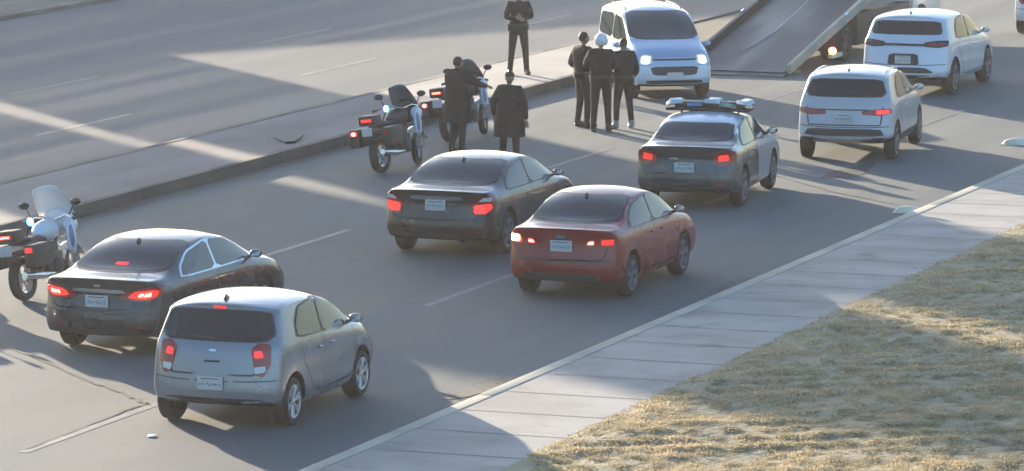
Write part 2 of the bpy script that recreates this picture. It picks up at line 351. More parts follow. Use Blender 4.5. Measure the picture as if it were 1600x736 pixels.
HATCH = dict(L=3.8, H=1.53, W=.84, st=[
    (0.00, .80, .32, 1.0, .77, 1.37, .66, 1.46), (0.05, .82, .29, 1.0, .79, 1.385, .68, 1.475), (0.35, .84, .24, 1.0, .81, 1.41, .69, 1.495), (0.9, .84, .20, .99, .81, 1.44, .69, 1.525),
    (1.6, .84, .20, .98, .81, 1.43, .68, 1.53), (2.15, .84, .20, .97, .80, 1.35, .67, 1.45), (2.62, .84, .20, .96, .79, 1.16, .69, 1.24), (2.95, .83, .20, .94, .77, 1.0, .69, 1.08),
    (3.3, .82, .22, .91, .76, .95, .64, 1.01), (3.62, .81, .25, .83, .74, .87, .60, .91), (3.77, .79, .29, .74, .70, .78, .56, .81), (3.8, .78, .31, .72, .69, .75, .54, .78)],
    rear=[(.2, .1), (.35, .02), (.5, 0), (.62, .03), (.72, .07), (.95, .09), (1.05, .14), (1.38, .36), (1.46, .36), (1.55, .37)], front=[(.2, .1), (.4, 0), (.6, .02), (.75, .1)],
    wx=(.66, 3.10), cowl=2.95,
    sidew=[[(.86, 1.05), (.90, 1.20), (1.10, 1.36), (1.66, 1.41), (1.66, 1.0)], [(1.74, .99), (1.74, 1.41), (2.12, 1.35), (2.50, 1.18), (2.72, 1.04), (2.72, .99)]],
    frame=[(.80, 1.02), (.86, 1.24), (1.08, 1.385), (1.7, 1.43), (2.16, 1.37), (2.55, 1.2), (2.80, 1.03), (2.80, .97)],
    rearw=[(-.60, 1.06), (-.69, 1.14), (-.60, 1.385), (.60, 1.385), (.69, 1.14), (.60, 1.06)], wind=[(-.66, 1.09), (-.54, 1.43), (.54, 1.43), (.66, 1.09)])

VAN = dict(L=4.1, H=1.8, W=.86, st=[
    (0.00, .83, .32, 1.05, .81, 1.60, .74, 1.73), (0.05, .84, .29, 1.05, .82, 1.62, .75, 1.75), (0.4, .86, .24, 1.05, .83, 1.66, .75, 1.78), (1.0, .86, .20, 1.05, .83, 1.68, .75, 1.80),
    (1.8, .86, .20, 1.05, .83, 1.67, .74, 1.795), (2.35, .86, .20, 1.05, .83, 1.61, .73, 1.74), (2.75, .86, .20, 1.05, .82, 1.38, .75, 1.49), (3.1, .85, .20, 1.05, .81, 1.14, .76, 1.22),
    (3.5, .84, .22, 1.0, .79, 1.06, .70, 1.12), (3.88, .83, .25, .92, .77, .97, .66, 1.02), (4.07, .81, .29, .82, .74, .86, .62, .90), (4.1, .80, .31, .80, .73, .83, .60, .87)],
    rear=[(.2, .08), (.4, 0), (1.0, .04), (1.6, .12)], front=[(.2, .1), (.4, 0), (.62, .02), (.85, .08)],
    wx=(.75, 3.35), cowl=3.1,
    sidew=[[(.35, 1.12), (.42, 1.56), (1.62, 1.60), (1.62, 1.10)], [(1.70, 1.10), (1.70, 1.60), (2.26, 1.56), (2.62, 1.36), (2.90, 1.16), (2.90, 1.10)]],
    frame=[(.30, 1.09), (.38, 1.60), (1.7, 1.635), (2.3, 1.59), (2.7, 1.37), (2.98, 1.14), (2.98, 1.07)],
    rearw=[(-.62, 1.15), (-.60, 1.56), (.60, 1.56), (.62, 1.15)], wind=[(-.74, 1.19), (-.64, 1.68), (.64, 1.68), (.74, 1.19)])

def chaikin(P, n=2):
    for _ in range(n):
        Q = []
        for a, b in zip(P, P[1:]+P[:1]):
            Q.append((a[0]*.88+b[0]*.12, a[1]*.88+b[1]*.12)); Q.append((a[0]*.12+b[0]*.88, a[1]*.12+b[1]*.88))
        P = Q
    return P
def patch(bvh, outl, fn, name, m, parent, off=.006, smooth_n=2, rings=(1, .93, .78, .55, .28), step=.05, edge=.012):
    P = chaikin(outl, smooth_n); Q = []
    for a, b in zip(P, P[1:]+P[:1]):
        d = math.hypot(b[0]-a[0], b[1]-a[1]); n = max(1, int(d/step))
        for k in range(n): t = k/n; Q.append((a[0]+(b[0]-a[0])*t, a[1]+(b[1]-a[1])*t))
    cx = sum(q[0] for q in Q)/len(Q); cy = sum(q[1] for q in Q)/len(Q); n = len(Q)
    vs = []; fs = []
    def shoot(a, b, o):
        org, d = fn(a, b); h = bvh.ray_cast(org, d)
        if h[0] is None: h = bvh.find_nearest(org+d*1.0)
        nn = h[1] if h[1].dot(d) < 0 else -h[1]
        return h[0]+nn*o
    vs += [shoot(a, b, -edge) for a, b in Q]
    for r in rings: vs += [shoot(cx+(a-cx)*r, cy+(b-cy)*r, off) for a, b in Q]
    vs.append(shoot(cx, cy, off))
    for i in range(len(rings)):
        for k in range(n): k2 = (k+1) % n; fs.append((i*n+k, i*n+k2, (i+1)*n+k2, (i+1)*n+k))
    L = len(rings)*n
    for k in range(n): fs.append((L+k, L+(k+1) % n, len(vs)-1))
    mb = MB(); mb.add(vs, fs); return mb.build(name, m, parent)
def ribbon(bvh, pts, fn, name, m, parent, w=.009, off=.0018):
    Q = []
    for a, b in zip(pts[:-1], pts[1:]):
        n = max(1, int(math.hypot(b[0]-a[0], b[1]-a[1])/.05))
        Q += [(a[0]+(b[0]-a[0])*k/n, a[1]+(b[1]-a[1])*k/n) for k in range(n)]
    Q.append(pts[-1]); vs = []; fs = []
    for i, q in enumerate(Q):
        a = Q[max(i-1, 0)]; b = Q[min(i+1, len(Q)-1)]; d = math.hypot(b[0]-a[0], b[1]-a[1]) or 1
        n = (-(b[1]-a[1])/d*w, (b[0]-a[0])/d*w)
        for s in (1, -1):
            org, dr = fn(q[0]+s*n[0], q[1]+s*n[1]); h = bvh.ray_cast(org, dr)
            if h[0] is None: h = bvh.find_nearest(org+dr)
            nn = h[1] if h[1].dot(dr) < 0 else -h[1]; vs.append(h[0]+nn*off)
        if i: fs.append((2*i-2, 2*i-1, 2*i+1, 2*i))
    mb = MB(); mb.add(vs, fs); return mb.build(name, m, parent)

def wheel(parent, x, y, R, side, rim_mat, steer=0, spokes=5, tw=.2):
    mb = MB(); h = tw/2
    mb.lathe([(R*.66, -h*.95), (R*.9, -h), (R*.985, -h*.8), (R, -h*.35), (R, h*.35), (R*.985, h*.8), (R*.9, h), (R*.66, h*.95)], close=True)
    w = mb.build('wheel', M['rubber'], parent); w.location = (x, y, R); w.rotation_euler.z = steer
    rb = MB(); o = side*h
    rb.lathe([(R*.67, o*.9), (R*.70, o*.98), (R*.68, o*1.0), (R*.62, o*.9), (R*.60, o*.1), (.001, o*.05)])
    for k in range(spokes):
        a = 2*PI*k/spokes+.3
        for da in (-.16, .16):
            r0, r1 = R*.1, R*.64; p0 = Vector((math.cos(a)*r0, o*.72, math.sin(a)*r0)); p1 = Vector((math.cos(a+da)*r1, o*.88, math.sin(a+da)*r1))
            rb.tube([p0, p1], [R*.075, R*.055], 6)
    rb.ell((0, o*.75, 0), (R*.17, .03, R*.17), seg=10, ring=6)
    r = rb.build('rim', [rim_mat], w); bk = MB(); bk.lathe([(R*.61, o*.55), (.001, o*.55)]); bk.build('brake_disc', M['under'], w)
    return w

def make_car(name, label, base, L, H, Wd, paint_m, loc, az, opt):
    """az: heading azimuth from +Y; loc: ground point under the rear bumper's middle. Local frame: x forward, y left."""
    sx, sz, sy = L/base['L'], H/base['H'], Wd/2/base['W']
    r = thing(name, label, opt.get('cat', 'car'), loc, PI/2-az, opt.get('group'))
    S = lambda x: x*sx
    rings = []
    for (x, w, zb, zbelt, wb, ze, we, zt) in base['st']:
        zb *= opt.get('clear', 1.0)
        half = [(0, zb), (.55*w, zb), (.93*w, zb+.015), (.985*w, zb+.10), (1.0*w, .46), (.995*w, .60), (.99*w, zbelt-.085), (wb, zbelt), (we, ze), (we*.72, ze+(zt-ze)*.62), (we*.36, ze+(zt-ze)*.93), (0, zt)]
        rings.append((x, w, half))
    n = 12; verts = []; idx = []
    def off(x, w, y, z):
        L0 = base['L']; wr = max(0, 1-x/.75); wf = max(0, 1-(L0-x)/.75)
        y = abs(y)/w
        return x+wr*(interp(base['rear'], z)+.14*y**3+.07*y**9)-wf*(interp(base['front'], z)+.15*y**3)
    for (x, w, half) in rings:
        row = []
        full = [(y, z) for y, z in half]+[(-y, z) for y, z in reversed(half[1:-1])]
        for y, z in full: row.append(len(verts)); verts.append((S(off(x, w, y, z)), y*sy, z*sz))
        idx.append(row)
    N = len(idx[0]); faces = []
    for a, b in zip(idx[:-1], idx[1:]):
        for k in range(N): k2 = (k+1) % N; faces.append((a[k], a[k2], b[k2], b[k]))
    # end caps: rows between left and right with middle columns
    for end, (x, w, half) in ((0, rings[0]), (-1, rings[-1])):
        row = idx[end]; lv = []
        for k in range(1, n-1):
            y, z = half[k]; cols = [row[k]]
            for t in (.86, .5, 0, -.5, -.86):
                cols.append(len(verts)); verts.append((S(off(x, w, y*t, z)), y*t*sy, z*sz+(0 if k < n-3 else 0)))
            cols.append(row[N-k]); lv.append(cols)
        for a, b in zip(lv[:-1], lv[1:]):
            for k in range(6): faces.append((a[k], a[k+1], b[k+1], b[k]))
        a = lv[0]; faces.append((row[0], a[0], a[1], a[2])); faces.append((row[0], a[2], a[3], a[4])); faces.append((row[0], a[4], a[5], a[6]))
        a = lv[-1]; faces.append((row[n-1], a[0], a[1], a[2])); faces.append((row[n-1], a[2], a[3], a[4])); faces.append((row[n-1], a[4], a[5], a[6]))
    me = bpy.data.meshes.new('body'); me.from_pydata(verts, [], faces)
    bm = bmesh.new(); bm.from_mesh(me); bmesh.ops.recalc_face_normals(bm, faces=bm.faces)
    cl = bm.edges.layers.float.new('crease_edge'); bm.verts.ensure_lookup_table()
    belt = {i for row in idx for i in (row[7], row[N-7])}; sill = {i for row in idx for i in (row[2], row[N-2])}
    cap0 = set(idx[0]); cap1 = set(idx[-1]); edge8 = {i for row in idx for i in (row[8], row[N-8])}
    for e in bm.edges:
        a, b = e.verts[0].index, e.verts[1].index
        if a in belt and b in belt: e[cl] = .75
        elif a in sill and b in sill: e[cl] = .5
        elif a in edge8 and b in edge8: e[cl] = .6
        elif (a in cap0 and b in cap0) or (a in cap1 and b in cap1): e[cl] = .5
    bm.to_mesh(me); bm.free()
    body = bpy.data.objects.new('body', me); C.objects.link(body)
    mod = body.modifiers.new('s', 'SUBSURF'); mod.levels = 2; mod.render_levels = 2
    dg = bpy.context.evaluated_depsgraph_get(); dg.update()
    m2 = bpy.data.meshes.new_from_object(body.evaluated_get(dg)); body.modifiers.clear(); body.data = m2
    bvh = BVHTree.FromPolygons([v.co.copy() for v in m2.vertices], [tuple(p.vertices) for p in m2.polygons])
    # wheel arches
    R = opt.get('R', .315); wx = [S(base['wx'][0]), S(base['wx'][1])]; hw = Wd/2
    cut = MB()
    for x in wx:
        for s in (1, -1): cut.lathe([(.001, s*(hw+.2)), (R+.055, s*(hw+.2)), (R+.055, s*(hw-.30)), (.001, s*(hw-.30))], c=(x, 0, R+.02), seg=32)
    co = cut.build('cut', M['under'])
    bmod = body.modifiers.new('b', 'BOOLEAN'); bmod.object = co; bmod.operation = 'DIFFERENCE'; bmod.solver = 'EXACT'
    dg = bpy.context.evaluated_depsgraph_get(); dg.update()
    m3 = bpy.data.meshes.new_from_object(body.evaluated_get(dg)); body.modifiers.clear(); body.data = m3
    bpy.data.objects.remove(co)
    m3.materials.clear(); m3.materials.append(paint_m); m3.materials.append(M['under']); m3.materials.append(opt.get('clad', M['black_plastic'])); m3.materials.append(opt.get('roof_m', paint_m)); m3.materials.append(opt.get('door_m', paint_m))
    bm = bmesh.new(); bm.from_mesh(m3)
    for f in bm.faces:
        c = f.calc_center_median(); f.smooth = True; f.material_index = 0
        inw = any(math.hypot(c.x-x, c.z-R-.02) < R+.05 and abs(c.y) < hw-.02 for x in wx) or any(math.hypot(c.x-x, c.z-R-.02) < R+.057 and abs(c.y) > hw-.31 and abs(f.normal.y) < .6 for x in wx)
        if inw: f.material_index = 1; f.smooth = False
        elif f.normal.z < -.8 and c.z < .4: f.material_index = 1
        elif c.z < opt.get('clad_z', 0): f.material_index = 2
        elif c.z > 1.2 and f.normal.z > .5 and 'roof_m' in opt: f.material_index = 3
        elif 'door_m' in opt and S(2.1) < c.x < S(4.3) and c.z < .99*sz and abs(f.normal.y) > .5: f.material_index = 4
    for e in bm.edges:
        if e.is_manifold and e.calc_face_angle(0) > .75: e.smooth = False
    bm.to_mesh(m3); bm.free(); body.parent = r
    # projections
    rear = lambda y, z: (Vector((-2, y*sy, z*sz)), Vector((1, 0, 0)))
    frontp = lambda y, z: (Vector((L+2, y*sy, z*sz)), Vector((-1, 0, 0)))
    side = lambda s: (lambda x, z: (Vector((x*sx, s*3, z*sz)), Vector((0, -s, 0))))
    def diag(s, ang):                                   # looking at the rear corner; a runs across, b is z
        d = Vector((math.cos(ang), -s*math.sin(ang), 0)); t = Vector((-s*math.sin(ang)*-1, 0, 0)); t = Vector((math.sin(ang), s*math.cos(ang), 0))
        base_p = Vector((.0, s*hw, 0))
        return lambda a, b: (base_p+t*a+Vector((0, 0, b*sz))-d*2, d)
    gl = opt.get('glass', M['glass'])
    sgl = opt.get('side_glass', M['glass_clear'])
    patch(bvh, [(a*1.05, b+(.018 if b > 1.25 else -.02)) for a, b in opt.get('rearw', base['rearw'])], rear, 'window_seal', M['frame'], r, .003)
    patch(bvh, opt.get('rearw', base['rearw']), rear, 'rear_window', gl, r, .008)
    patch(bvh, [(a*1.04, b+(.015 if b > 1.25 else -.02)) for a, b in base['wind']], frontp, 'window_seal', M['frame'], r, .003)
    patch(bvh, base['wind'], frontp, 'windscreen', opt.get('wind_m', M['glass']), r, .008)
    for s in (1, -1):
        patch(bvh, base['frame'], side(s), 'window_frame', opt.get('frame_m', M['frame']), r, .003, smooth_n=1)
        for q in base['sidew']: patch(bvh, q, side(s), 'side_window', sgl, r, .009, smooth_n=1)
        # door gaps and handles
        x0, x1, x2 = base['frame'][0][0]+.1, (base['sidew'][0][-1][0]+.04), base['cowl']-.12
        ribbon(bvh, [(x1, .98), (x1, .34)], side(s), 'door_gap', M['frame'], r)
        ribbon(bvh, [(x2, .95), (x2+.02, .60), (x2-.05, .34), (x1, .32), (x0+.42, .34), (x0+.22, .62), (x0+.06, .8), (x0, .98)], side(s), 'door_gap', M['frame'], r)
        for xh in (x1-.16, (x1+x2)/2-.28):
            h = bvh.ray_cast(Vector((xh*sx, s*3, .84*sz)), Vector((0, -s, 0)))[0]
            mb = MB(); mb.ell((h.x, h.y+s*.012, h.z), (.085, .022, .016), seg=10, ring=6); mb.build('door_handle', opt.get('handle_m', paint_m), r)
        # mirrors
        xm = base['cowl']-.27; h = bvh.ray_cast(Vector((xm*sx, s*3, 1.0*sz)), Vector((0, -s, 0)))[0]
        mb = MB(); mb.ell((h.x+.02, h.y+s*.13, h.z+.04), (.05, .095, .06), seg=12, ring=8, fn=lambda q: Vector((q.x if q.x > -.3 else -.3, q.y, q.z)))
        mb.tube([(h.x+.03, h.y-s*.02, h.z-.02), (h.x+.02, h.y+s*.08, h.z+.01)], [.03, .022]); mi = mb.build('door_mirror', opt.get('mirror_m', paint_m), r)
        mb = MB(); mb.box((h.x-.005, h.y+s*.135, h.z+.04), (.012, .135, .08)); mb.build('mirror_glass', M['chrome'], mi, bevel=.004)
        for i, x in enumerate(wx): wheel(r, x, s*(hw-.115), R, s, opt.get('rim', M['rim_dark']), opt.get('steer', 0) if i else 0, opt.get('spokes', 5), opt.get('tw', .205))
        # lamps
        for (outl, ang, mm) in opt.get('tail', []):
            o = patch(bvh, outl, diag(s, ang), 'tail_lamp', M[mm], r, .012, smooth_n=2, step=.03)
            for (sd, ol2, m2_) in opt.get('tail_side', []):
                if sd == s: patch(bvh, ol2, diag(s, ang), 'bulb', M[m2_], o, .026, smooth_n=2, step=.03)
            for (ol2, m2_) in opt.get('tail_in', {}).get(mm, []): patch(bvh, ol2, diag(s, ang), 'lamp_element', M[m2_], o, .018, smooth_n=2, step=.03)
        for ol in opt.get('head', [[(-.02, .60), (.02, .72), (-.10, .78), (-.30, .74), (-.34, .66)]]):
            d = Vector((-math.cos(.5), -s*math.sin(.5), 0)); t = Vector((-math.sin(.5), s*math.cos(.5), 0)); bp = Vector((L, s*hw*.93, 0))
            fn = lambda a, b, d=d, t=t, bp=bp: (bp+t*a+Vector((0, 0, b*sz))-d*2, d)
            hl = patch(bvh, ol, fn, 'head_lamp', M['white_lens'], r, .008, step=.03)
            if opt.get('head_on'):
                patch(bvh, opt.get('bulb'), fn, 'bulb', M['head_on'], hl, .02, step=.03)
    # boot / tailgate gap
    g = opt.get('gap')
    if g: ribbon(bvh, g, rear, 'boot_gap', M['frame'], r, .011)
    if base is not VAN: ribbon(bvh, [(-.80, .60), (-.4, .585), (.4, .585), (.80, .60)], rear, 'bumper_gap', M['frame'], r, .007)
    if base is SEDAN:
        for s in (1, -1): patch(bvh, [(s*.50, .40), (s*.50, .425), (s*.68, .425), (s*.68, .40)], rear, 'reflector', M['red_lens'], r, .006, smooth_n=1, step=.03)
        if not any(p_[0] == 'lower_bumper' for p_ in opt.get('rear_patches', [])): patch(bvh, [(-.6, .30), (-.54, .37), (.54, .37), (.6, .30)], rear, 'lower_bumper', M['black_plastic'], r, .005, smooth_n=1)
    # plate
    py, pz = opt.get('plate', (0, .78)); h = bvh.ray_cast(Vector((-2, py, pz*sz)), Vector((1, 0, 0)))[0]
    if opt.get('plate_recess', True):
        patch(bvh, [(py-.30, pz-.10), (py-.27, pz+.11), (py+.27, pz+.11), (py+.30, pz-.10)], rear, 'plate_recess', opt.get('recess_m', paint_m), r, .002, smooth_n=1)
    mb = MB(); mb.box((h.x-.028, py, h.z), (.012, .335, .165)); pl = mb.build('number_plate', M['plate'], r, bevel=.004)
    mb = MB(); rg = random.Random(hash(label) % 999 if False else int(L*1000))
    for k in range(7):
        yk = py+.125-.041*k
        for st in range(3): mb.box((h.x-.0355, yk+rg.choice((-.009, 0, .009)), h.z-.012+rg.uniform(-.018, .018)), (.002, *rg.choice(((.006, .05), (.022, .008), (.006, .028), (.022, .009)))))
    mb.box((h.x-.0355, py, h.z+.055), (.002, .24, .014)); mb.build('plate_lettering', M['plate_ink'], pl, smooth=False)
    for nm, outl, mm, o_ in opt.get('rear_patches', []): patch(bvh, outl, rear, nm, M[mm] if isinstance(mm, str) else mm, r, o_, smooth_n=1)
    for nm, outl, mm, o_ in opt.get('front_patches', []): patch(bvh, outl, frontp, nm, M[mm] if isinstance(mm, str) else mm, r, o_, smooth_n=1)
    if opt.get('brake'):
        z, w_, mm = opt['brake']; patch(bvh, [(-w_, z-.014), (-w_, z+.014), (w_, z+.014), (w_, z-.014)], rear, 'brake_lamp', M[mm], r, .014, smooth_n=1, step=.03)
    if opt.get('fin', True):
        xr = S(opt.get('finx', base['st'][5][0] if base is SEDAN else .62)); h = bvh.ray_cast(Vector((xr, 0, 3)), Vector((0, 0, -1)))[0]
        mb = MB(); mb.add([(xr-.09, -.022, h.z-.01), (xr-.09, .022, h.z-.01), (xr+.10, .0, h.z-.01), (xr-.07, 0, h.z+.06), (xr-.04, 0, h.z+.06)], [(0, 1, 3), (1, 2, 4, 3), (2, 0, 3, 4), (0, 2, 1)])
        mb.build('antenna', M['frame'], r)
    if opt.get('rails'):
        for s in (1, -1):
            pts = []
            for x in (.55, .62, 1.0, 1.5, 1.95, 2.02):
                h = bvh.ray_cast(Vector((x*sx, s*.60*sy, 3)), Vector((0, 0, -1)))[0]; pts.append(h+Vector((0, 0, 0 if x in (.55, 2.02) else .035)))
            mb = MB(); mb.tube(pts, .014, 6); mb.build('roof_rail', M['chrome'] if opt['rails'] == 'c' else M['frame'], r)
    if opt.get('exhaust'):
        mb = MB(); mb.tube([(.12, -.45*sy*hw, .27), (-.01, -.45*sy*hw, .26)], .03, 10); mb.build('exhaust', M['chrome'], r)
    return r, bvh
def car_at(px, py, dx, dy, az):
    """root location so that local point (dx, dy) lands on pixel (px, py) of the ground; az in degrees"""
    a = math.radians(az); f = Vector((math.sin(a), math.cos(a), 0)); l = Vector((-math.cos(a), math.sin(a), 0))
    return ground(px, py)-f*dx-l*dy, a

SIL = paint('silver_blue_paint', (.27, .29, .315), .4)
NAVY = paint('dark_navy_paint', (.030, .034, .042), .3, dusty=.08)
BLK = paint('black_paint', (.016, .016, .018), .2, dusty=.06)
RED = paint('red_paint', (.27, .006, .014), .0, dusty=.0)
RED.node_tree.nodes['Principled BSDF'].inputs['Coat Weight'].default_value = .35
SLATE = paint('slate_paint', (.045, .058, .068), .3, dusty=.12)
GRY = paint('silver_paint', (.50, .51, .53), .1, .3, .05)
WHT = paint('white_car_paint', (.74, .75, .76), 0, .3, .05)
WHT2 = paint('cool_white_paint', (.66, .70, .76), .1, .3, .05)
VANP = paint('sky_reflection_paint', (.36, .48, .64), .3, .3, .05)  # blue reflection of the sky put into a pale car's colour
# tail lamp outlines: a = distance towards the outside from the body edge along the corner view, b = height
TL_SEDAN = [(-.42, .80), (-.30, .90), (-.05, .94), (.14, .90), (.08, .80), (-.12, .76)]
# 1 hatchback
loc, a = car_at(447, 664, .63, -.745, 19.2)
make_car('hatchback', 'silver blue hatchback nearest the kerb, alloy wheels and red lamps beside its tailgate', HATCH, 3.62, 1.58, 1.75, SIL, loc, a, dict(
    rim=M['alloy'], spokes=6, R=.30, tail=[([(-.22, .66), (-.26, .96), (-.15, 1.04), (-.01, 1.02), (-.03, .78), (-.12, .64)], .55, 'red_lens')],
    tail_in={'red_lens': [([(-.22, .86), (-.22, .94), (-.13, .95), (-.11, .87)], 'red_on'), ([(-.22, .68), (-.23, .76), (-.09, .77), (-.10, .70)], 'white_lens')]},
    brake=(1.425, .08, 'red_on'), plate=(0, .56), gap=[(-.62, .98), (-.60, .72), (-.5, .66), (.5, .66), (.60, .72), (.62, .98)],
    rear_patches=[('tailgate_handle', [(-.10, .80), (-.10, .825), (.10, .825), (.10, .80)], 'frame', .01), ('badge', [(-.05, .925), (-.04, .955), (.04, .955), (.05, .925)], 'chrome', .008),
                  ('lower_bumper', [(-.66, .30), (-.60, .38), (.60, .38), (.66, .30)], 'black_plastic', .006), ('wiper', [(-.02, 1.055), (-.02, 1.085), (.28, 1.10), (.28, 1.085)], 'frame', .02)]))
# 2 navy sedan (left)
loc, a = car_at(118, 538, .93, .76, 20.6)
make_car('sedan', 'dark navy sedan behind the hatchback, white lit roof and left edge, red tail lamp glowing', SEDAN, 4.63, 1.49, 1.78, NAVY, loc, a, dict(
    R=.32, tail=[([(-.50, .80), (-.34, .90), (-.08, .95), (.16, .97), (.13, .86), (-.06, .76), (-.26, .76)], .5, 'red_lens')],
    tail_in={'red_lens': [([(-.36, .81), (-.27, .89), (-.04, .92), (.06, .91), (.04, .84), (-.08, .79), (-.24, .79)], 'red_on'), ([(-.22, .81), (-.2, .87), (-.04, .89), (-.05, .82)], 'red_hot')]},
    brake=(1.15, .09, 'red_on'), plate=(0, .75), gap=[(-.74, .97), (-.70, .70), (-.6, .64), (.6, .64), (.70, .70), (.74, .97)], frame_m=M['chrome'],
    rear_patches=[('chrome_strip', [(-.40, .86), (-.36, .91), (.36, .91), (.40, .86)], 'chrome', .012), ('badge', [(-.05, .945), (-.04, .975), (.04, .975), (.05, .945)], 'chrome', .012)]))
# 3 black sedan (middle)
loc, a = car_at(640, 388, .93, .77, 19.6)
make_car('sedan', 'black sedan in the middle lane with broad chrome strip over its plate and pale roof', SEDAN, 4.45, 1.48, 1.84, BLK, loc, a, dict(
    R=.33, tail=[([(-.26, .68), (-.25, .86), (-.10, .97), (.10, .98), (.10, .78), (-.04, .68)], .5, 'red_lens')],
    tail_in={'red_lens': [([(-.22, .70), (-.22, .83), (.06, .86), (.07, .78), (-.04, .70)], 'red_on'), ([(-.15, .89), (-.08, .95), (.06, .955), (.06, .89)], 'white_lens')]},
    plate=(0, .82), gap=[(-.74, .97), (-.70, .66), (-.6, .60), (.6, .60), (.70, .66), (.74, .97)], exhaust=True,
    rear_patches=[('chrome_strip', [(-.42, .90), (-.40, .965), (.40, .965), (.42, .90)], 'chrome', .014)]))
# 4 red sedan
loc, a = car_at(980, 461, .93, -.74, 19.6)
make_car('sedan', 'dark red sedan in the kerb lane with tail lamps lit', SEDAN, 4.25, 1.49, 1.72, RED, loc, a, dict(
    R=.31, tail_side=[(1, [(-.12, .83), (-.12, .93), (.04, .94), (.05, .83)], 'warm_hot')], tail=[([(-.44, .80), (-.38, .90), (-.10, .95), (.14, .94), (.10, .84), (-.10, .78)], .5, 'red_lens')],
    tail_in={'red_lens': [([(-.36, .83), (-.33, .87), (-.27, .88), (-.27, .83)], 'red_hot'), ([(-.16, .82), (-.16, .90), (.02, .91), (.02, .83)], 'red_on')]},
    plate=(-.02, .80), gap=[(-.72, .97), (-.68, .66), (-.6, .60), (.6, .60), (.68, .66), (.72, .97)],
    rear_patches=[('badge', [(-.09, .905), (-.07, .955), (.07, .955), (.09, .905)], 'chrome', .012), ('lower_bumper', [(-.62, .30), (-.56, .40), (.56, .40), (.62, .30)], 'black_plastic', .006)]))
# 5 police sedan with a light bar
loc, a = car_at(1152, 320, .88, -.74, 14.2)
pc, bv = make_car('police_car', 'slate grey patrol sedan with pale doors and roof light bar near the men', SEDAN, 4.35, 1.5, 1.76, SLATE, loc, a, dict(
    cat='police car', R=.32, tail=[([(-.30, .74), (-.30, .94), (-.06, .98), (.12, .96), (.06, .78), (-.12, .72)], .5, 'red_lens')],
    tail_in={'red_lens': [([(-.22, .80), (-.22, .90), (-.06, .93), (-.04, .82)], 'red_on')]}, door_m=GRY, mirror_m=M['black_plastic'], roof_m=WHT2,
    plate=(0, .70), gap=[(-.74, .97), (-.70, .66), (-.6, .60), (.6, .60), (.70, .66), (.74, .97)], fin=False, rearw=[(-.66, 1.10), (-.58, 1.32), (.58, 1.32), (.66, 1.10)],
    rear_patches=[('badge', [(.10, .83), (.12, .86), (.26, .86), (.28, .83)], 'chrome', .012)]))
M['bar_blue'] = mat('bar_blue', (.10, .22, .40), .2, coat=.6); M['bar_clear'] = mat('bar_clear', (.55, .62, .62), .2, coat=.6); M['bar_green'] = mat('bar_green', (.28, .42, .34), .2, coat=.6)
mb = MB(); mb.box((2.12, 0, 1.500), (.46, 1.46, .05)); mb.box((2.12, 0, 1.565), (.2, 1.2, .12)); bar = mb.build('light_bar', M['black_plastic'], pc, bevel=.012)
for y, yw, zz, mm in ((.60, .75, 1.605, 'bar_clear'), (.26, .4, 1.565, 'bar_blue'), (-.06, -.3, 1.625, 'bar_clear'), (-.34, -.6, 1.565, 'bar_green'), (-.62, -.8, 1.615, 'bar_clear')):
    for x in (2.01, 2.23):
        mb = MB(); mb.box((x, y, zz), (.18, .27, .07), Matrix.Rotation(yw, 3, 'Z')@Matrix.Rotation(.25 if x < 2.1 else -.25, 3, 'Y'), taper=.85); mb.build('lens', M[mm], bar, bevel=.015)
for y in (.5, -.5):
    mb = MB(); mb.tube([(2.12, y, 1.40), (2.12, y, 1.495)], .02); mb.build('bracket', M['frame'], bar)
# 6 small white SUV
loc, a = car_at(1390, 248, .66*4.3/3.8, -.75, 13.6)
make_car('white_suv', 'small white SUV in the kerb lane with one red tail lamp showing', HATCH, 4.25, 1.66, 1.80, GRY, loc, a, dict(
    cat='SUV', R=.335, clear=1.15, clad_z=.44, rails='c', side_glass=M['glass'], tail=[([(-.46, .80), (-.44, .86), (-.18, .89), (.10, .90), (.10, .82), (-.14, .78)], .5, 'red_lens')],
    tail_side=[(-1, [(-.20, .80), (-.20, .87), (.04, .88), (.05, .82)], 'red_on')], plate=(0, .74),
    rearw=[(-.60, 1.10), (-.66, 1.17), (-.58, 1.36), (.58, 1.36), (.66, 1.17), (.60, 1.10)],
    gap=[(-.66, .92), (-.62, .62), (.62, .62), (.66, .92)],
    rear_patches=[('lamp_strip', [(-.55, .865), (-.55, .885), (.55, .885), (.55, .865)], 'frame', .01), ('lower_bumper', [(-.70, .44), (-.62, .56), (.62, .56), (.70, .44)], 'black_plastic', .008),
                  ('skid_plate', [(-.55, .33), (-.5, .41), (.5, .41), (.55, .33)], 'alloy', .012)]))
# 7 large white SUV
loc, a = car_at(1482, 147, .66*4.6/3.8, -.80, 19.0)
make_car('white_suv', 'large white SUV by the tow truck with a full width dark lamp band', HATCH, 4.6, 1.72, 1.90, WHT2, loc, a, dict(
    cat='SUV', R=.365, clear=1.15, tw=.23, side_glass=M['glass'], tail=[([(-.40, .92), (-.38, 1.0), (-.10, 1.03), (.14, 1.03), (.12, .93), (-.10, .90)], .5, 'frame')], plate=(0, .68),
    rearw=[(-.60, 1.15), (-.64, 1.2), (-.58, 1.36), (.58, 1.36), (.64, 1.2), (.60, 1.15)], recess_m=M['frame'],
    tail_in={'frame': [([(-.30, .95), (-.30, .97), (.06, .99), (.06, .96)], 'red_lens')]},
    rear_patches=[('lamp_strip', [(-.66, .93), (-.66, .97), (.66, .97), (.66, .93)], 'frame', .012), ('bumper_trim', [(-.56, .46), (-.40, .54), (.40, .54), (.56, .46), (.52, .44), (-.52, .44)], 'black_plastic', .008),
                  ('lower_bumper', [(-.55, .32), (-.5, .40), (.5, .40), (.55, .32)], 'black_plastic', .008)]))
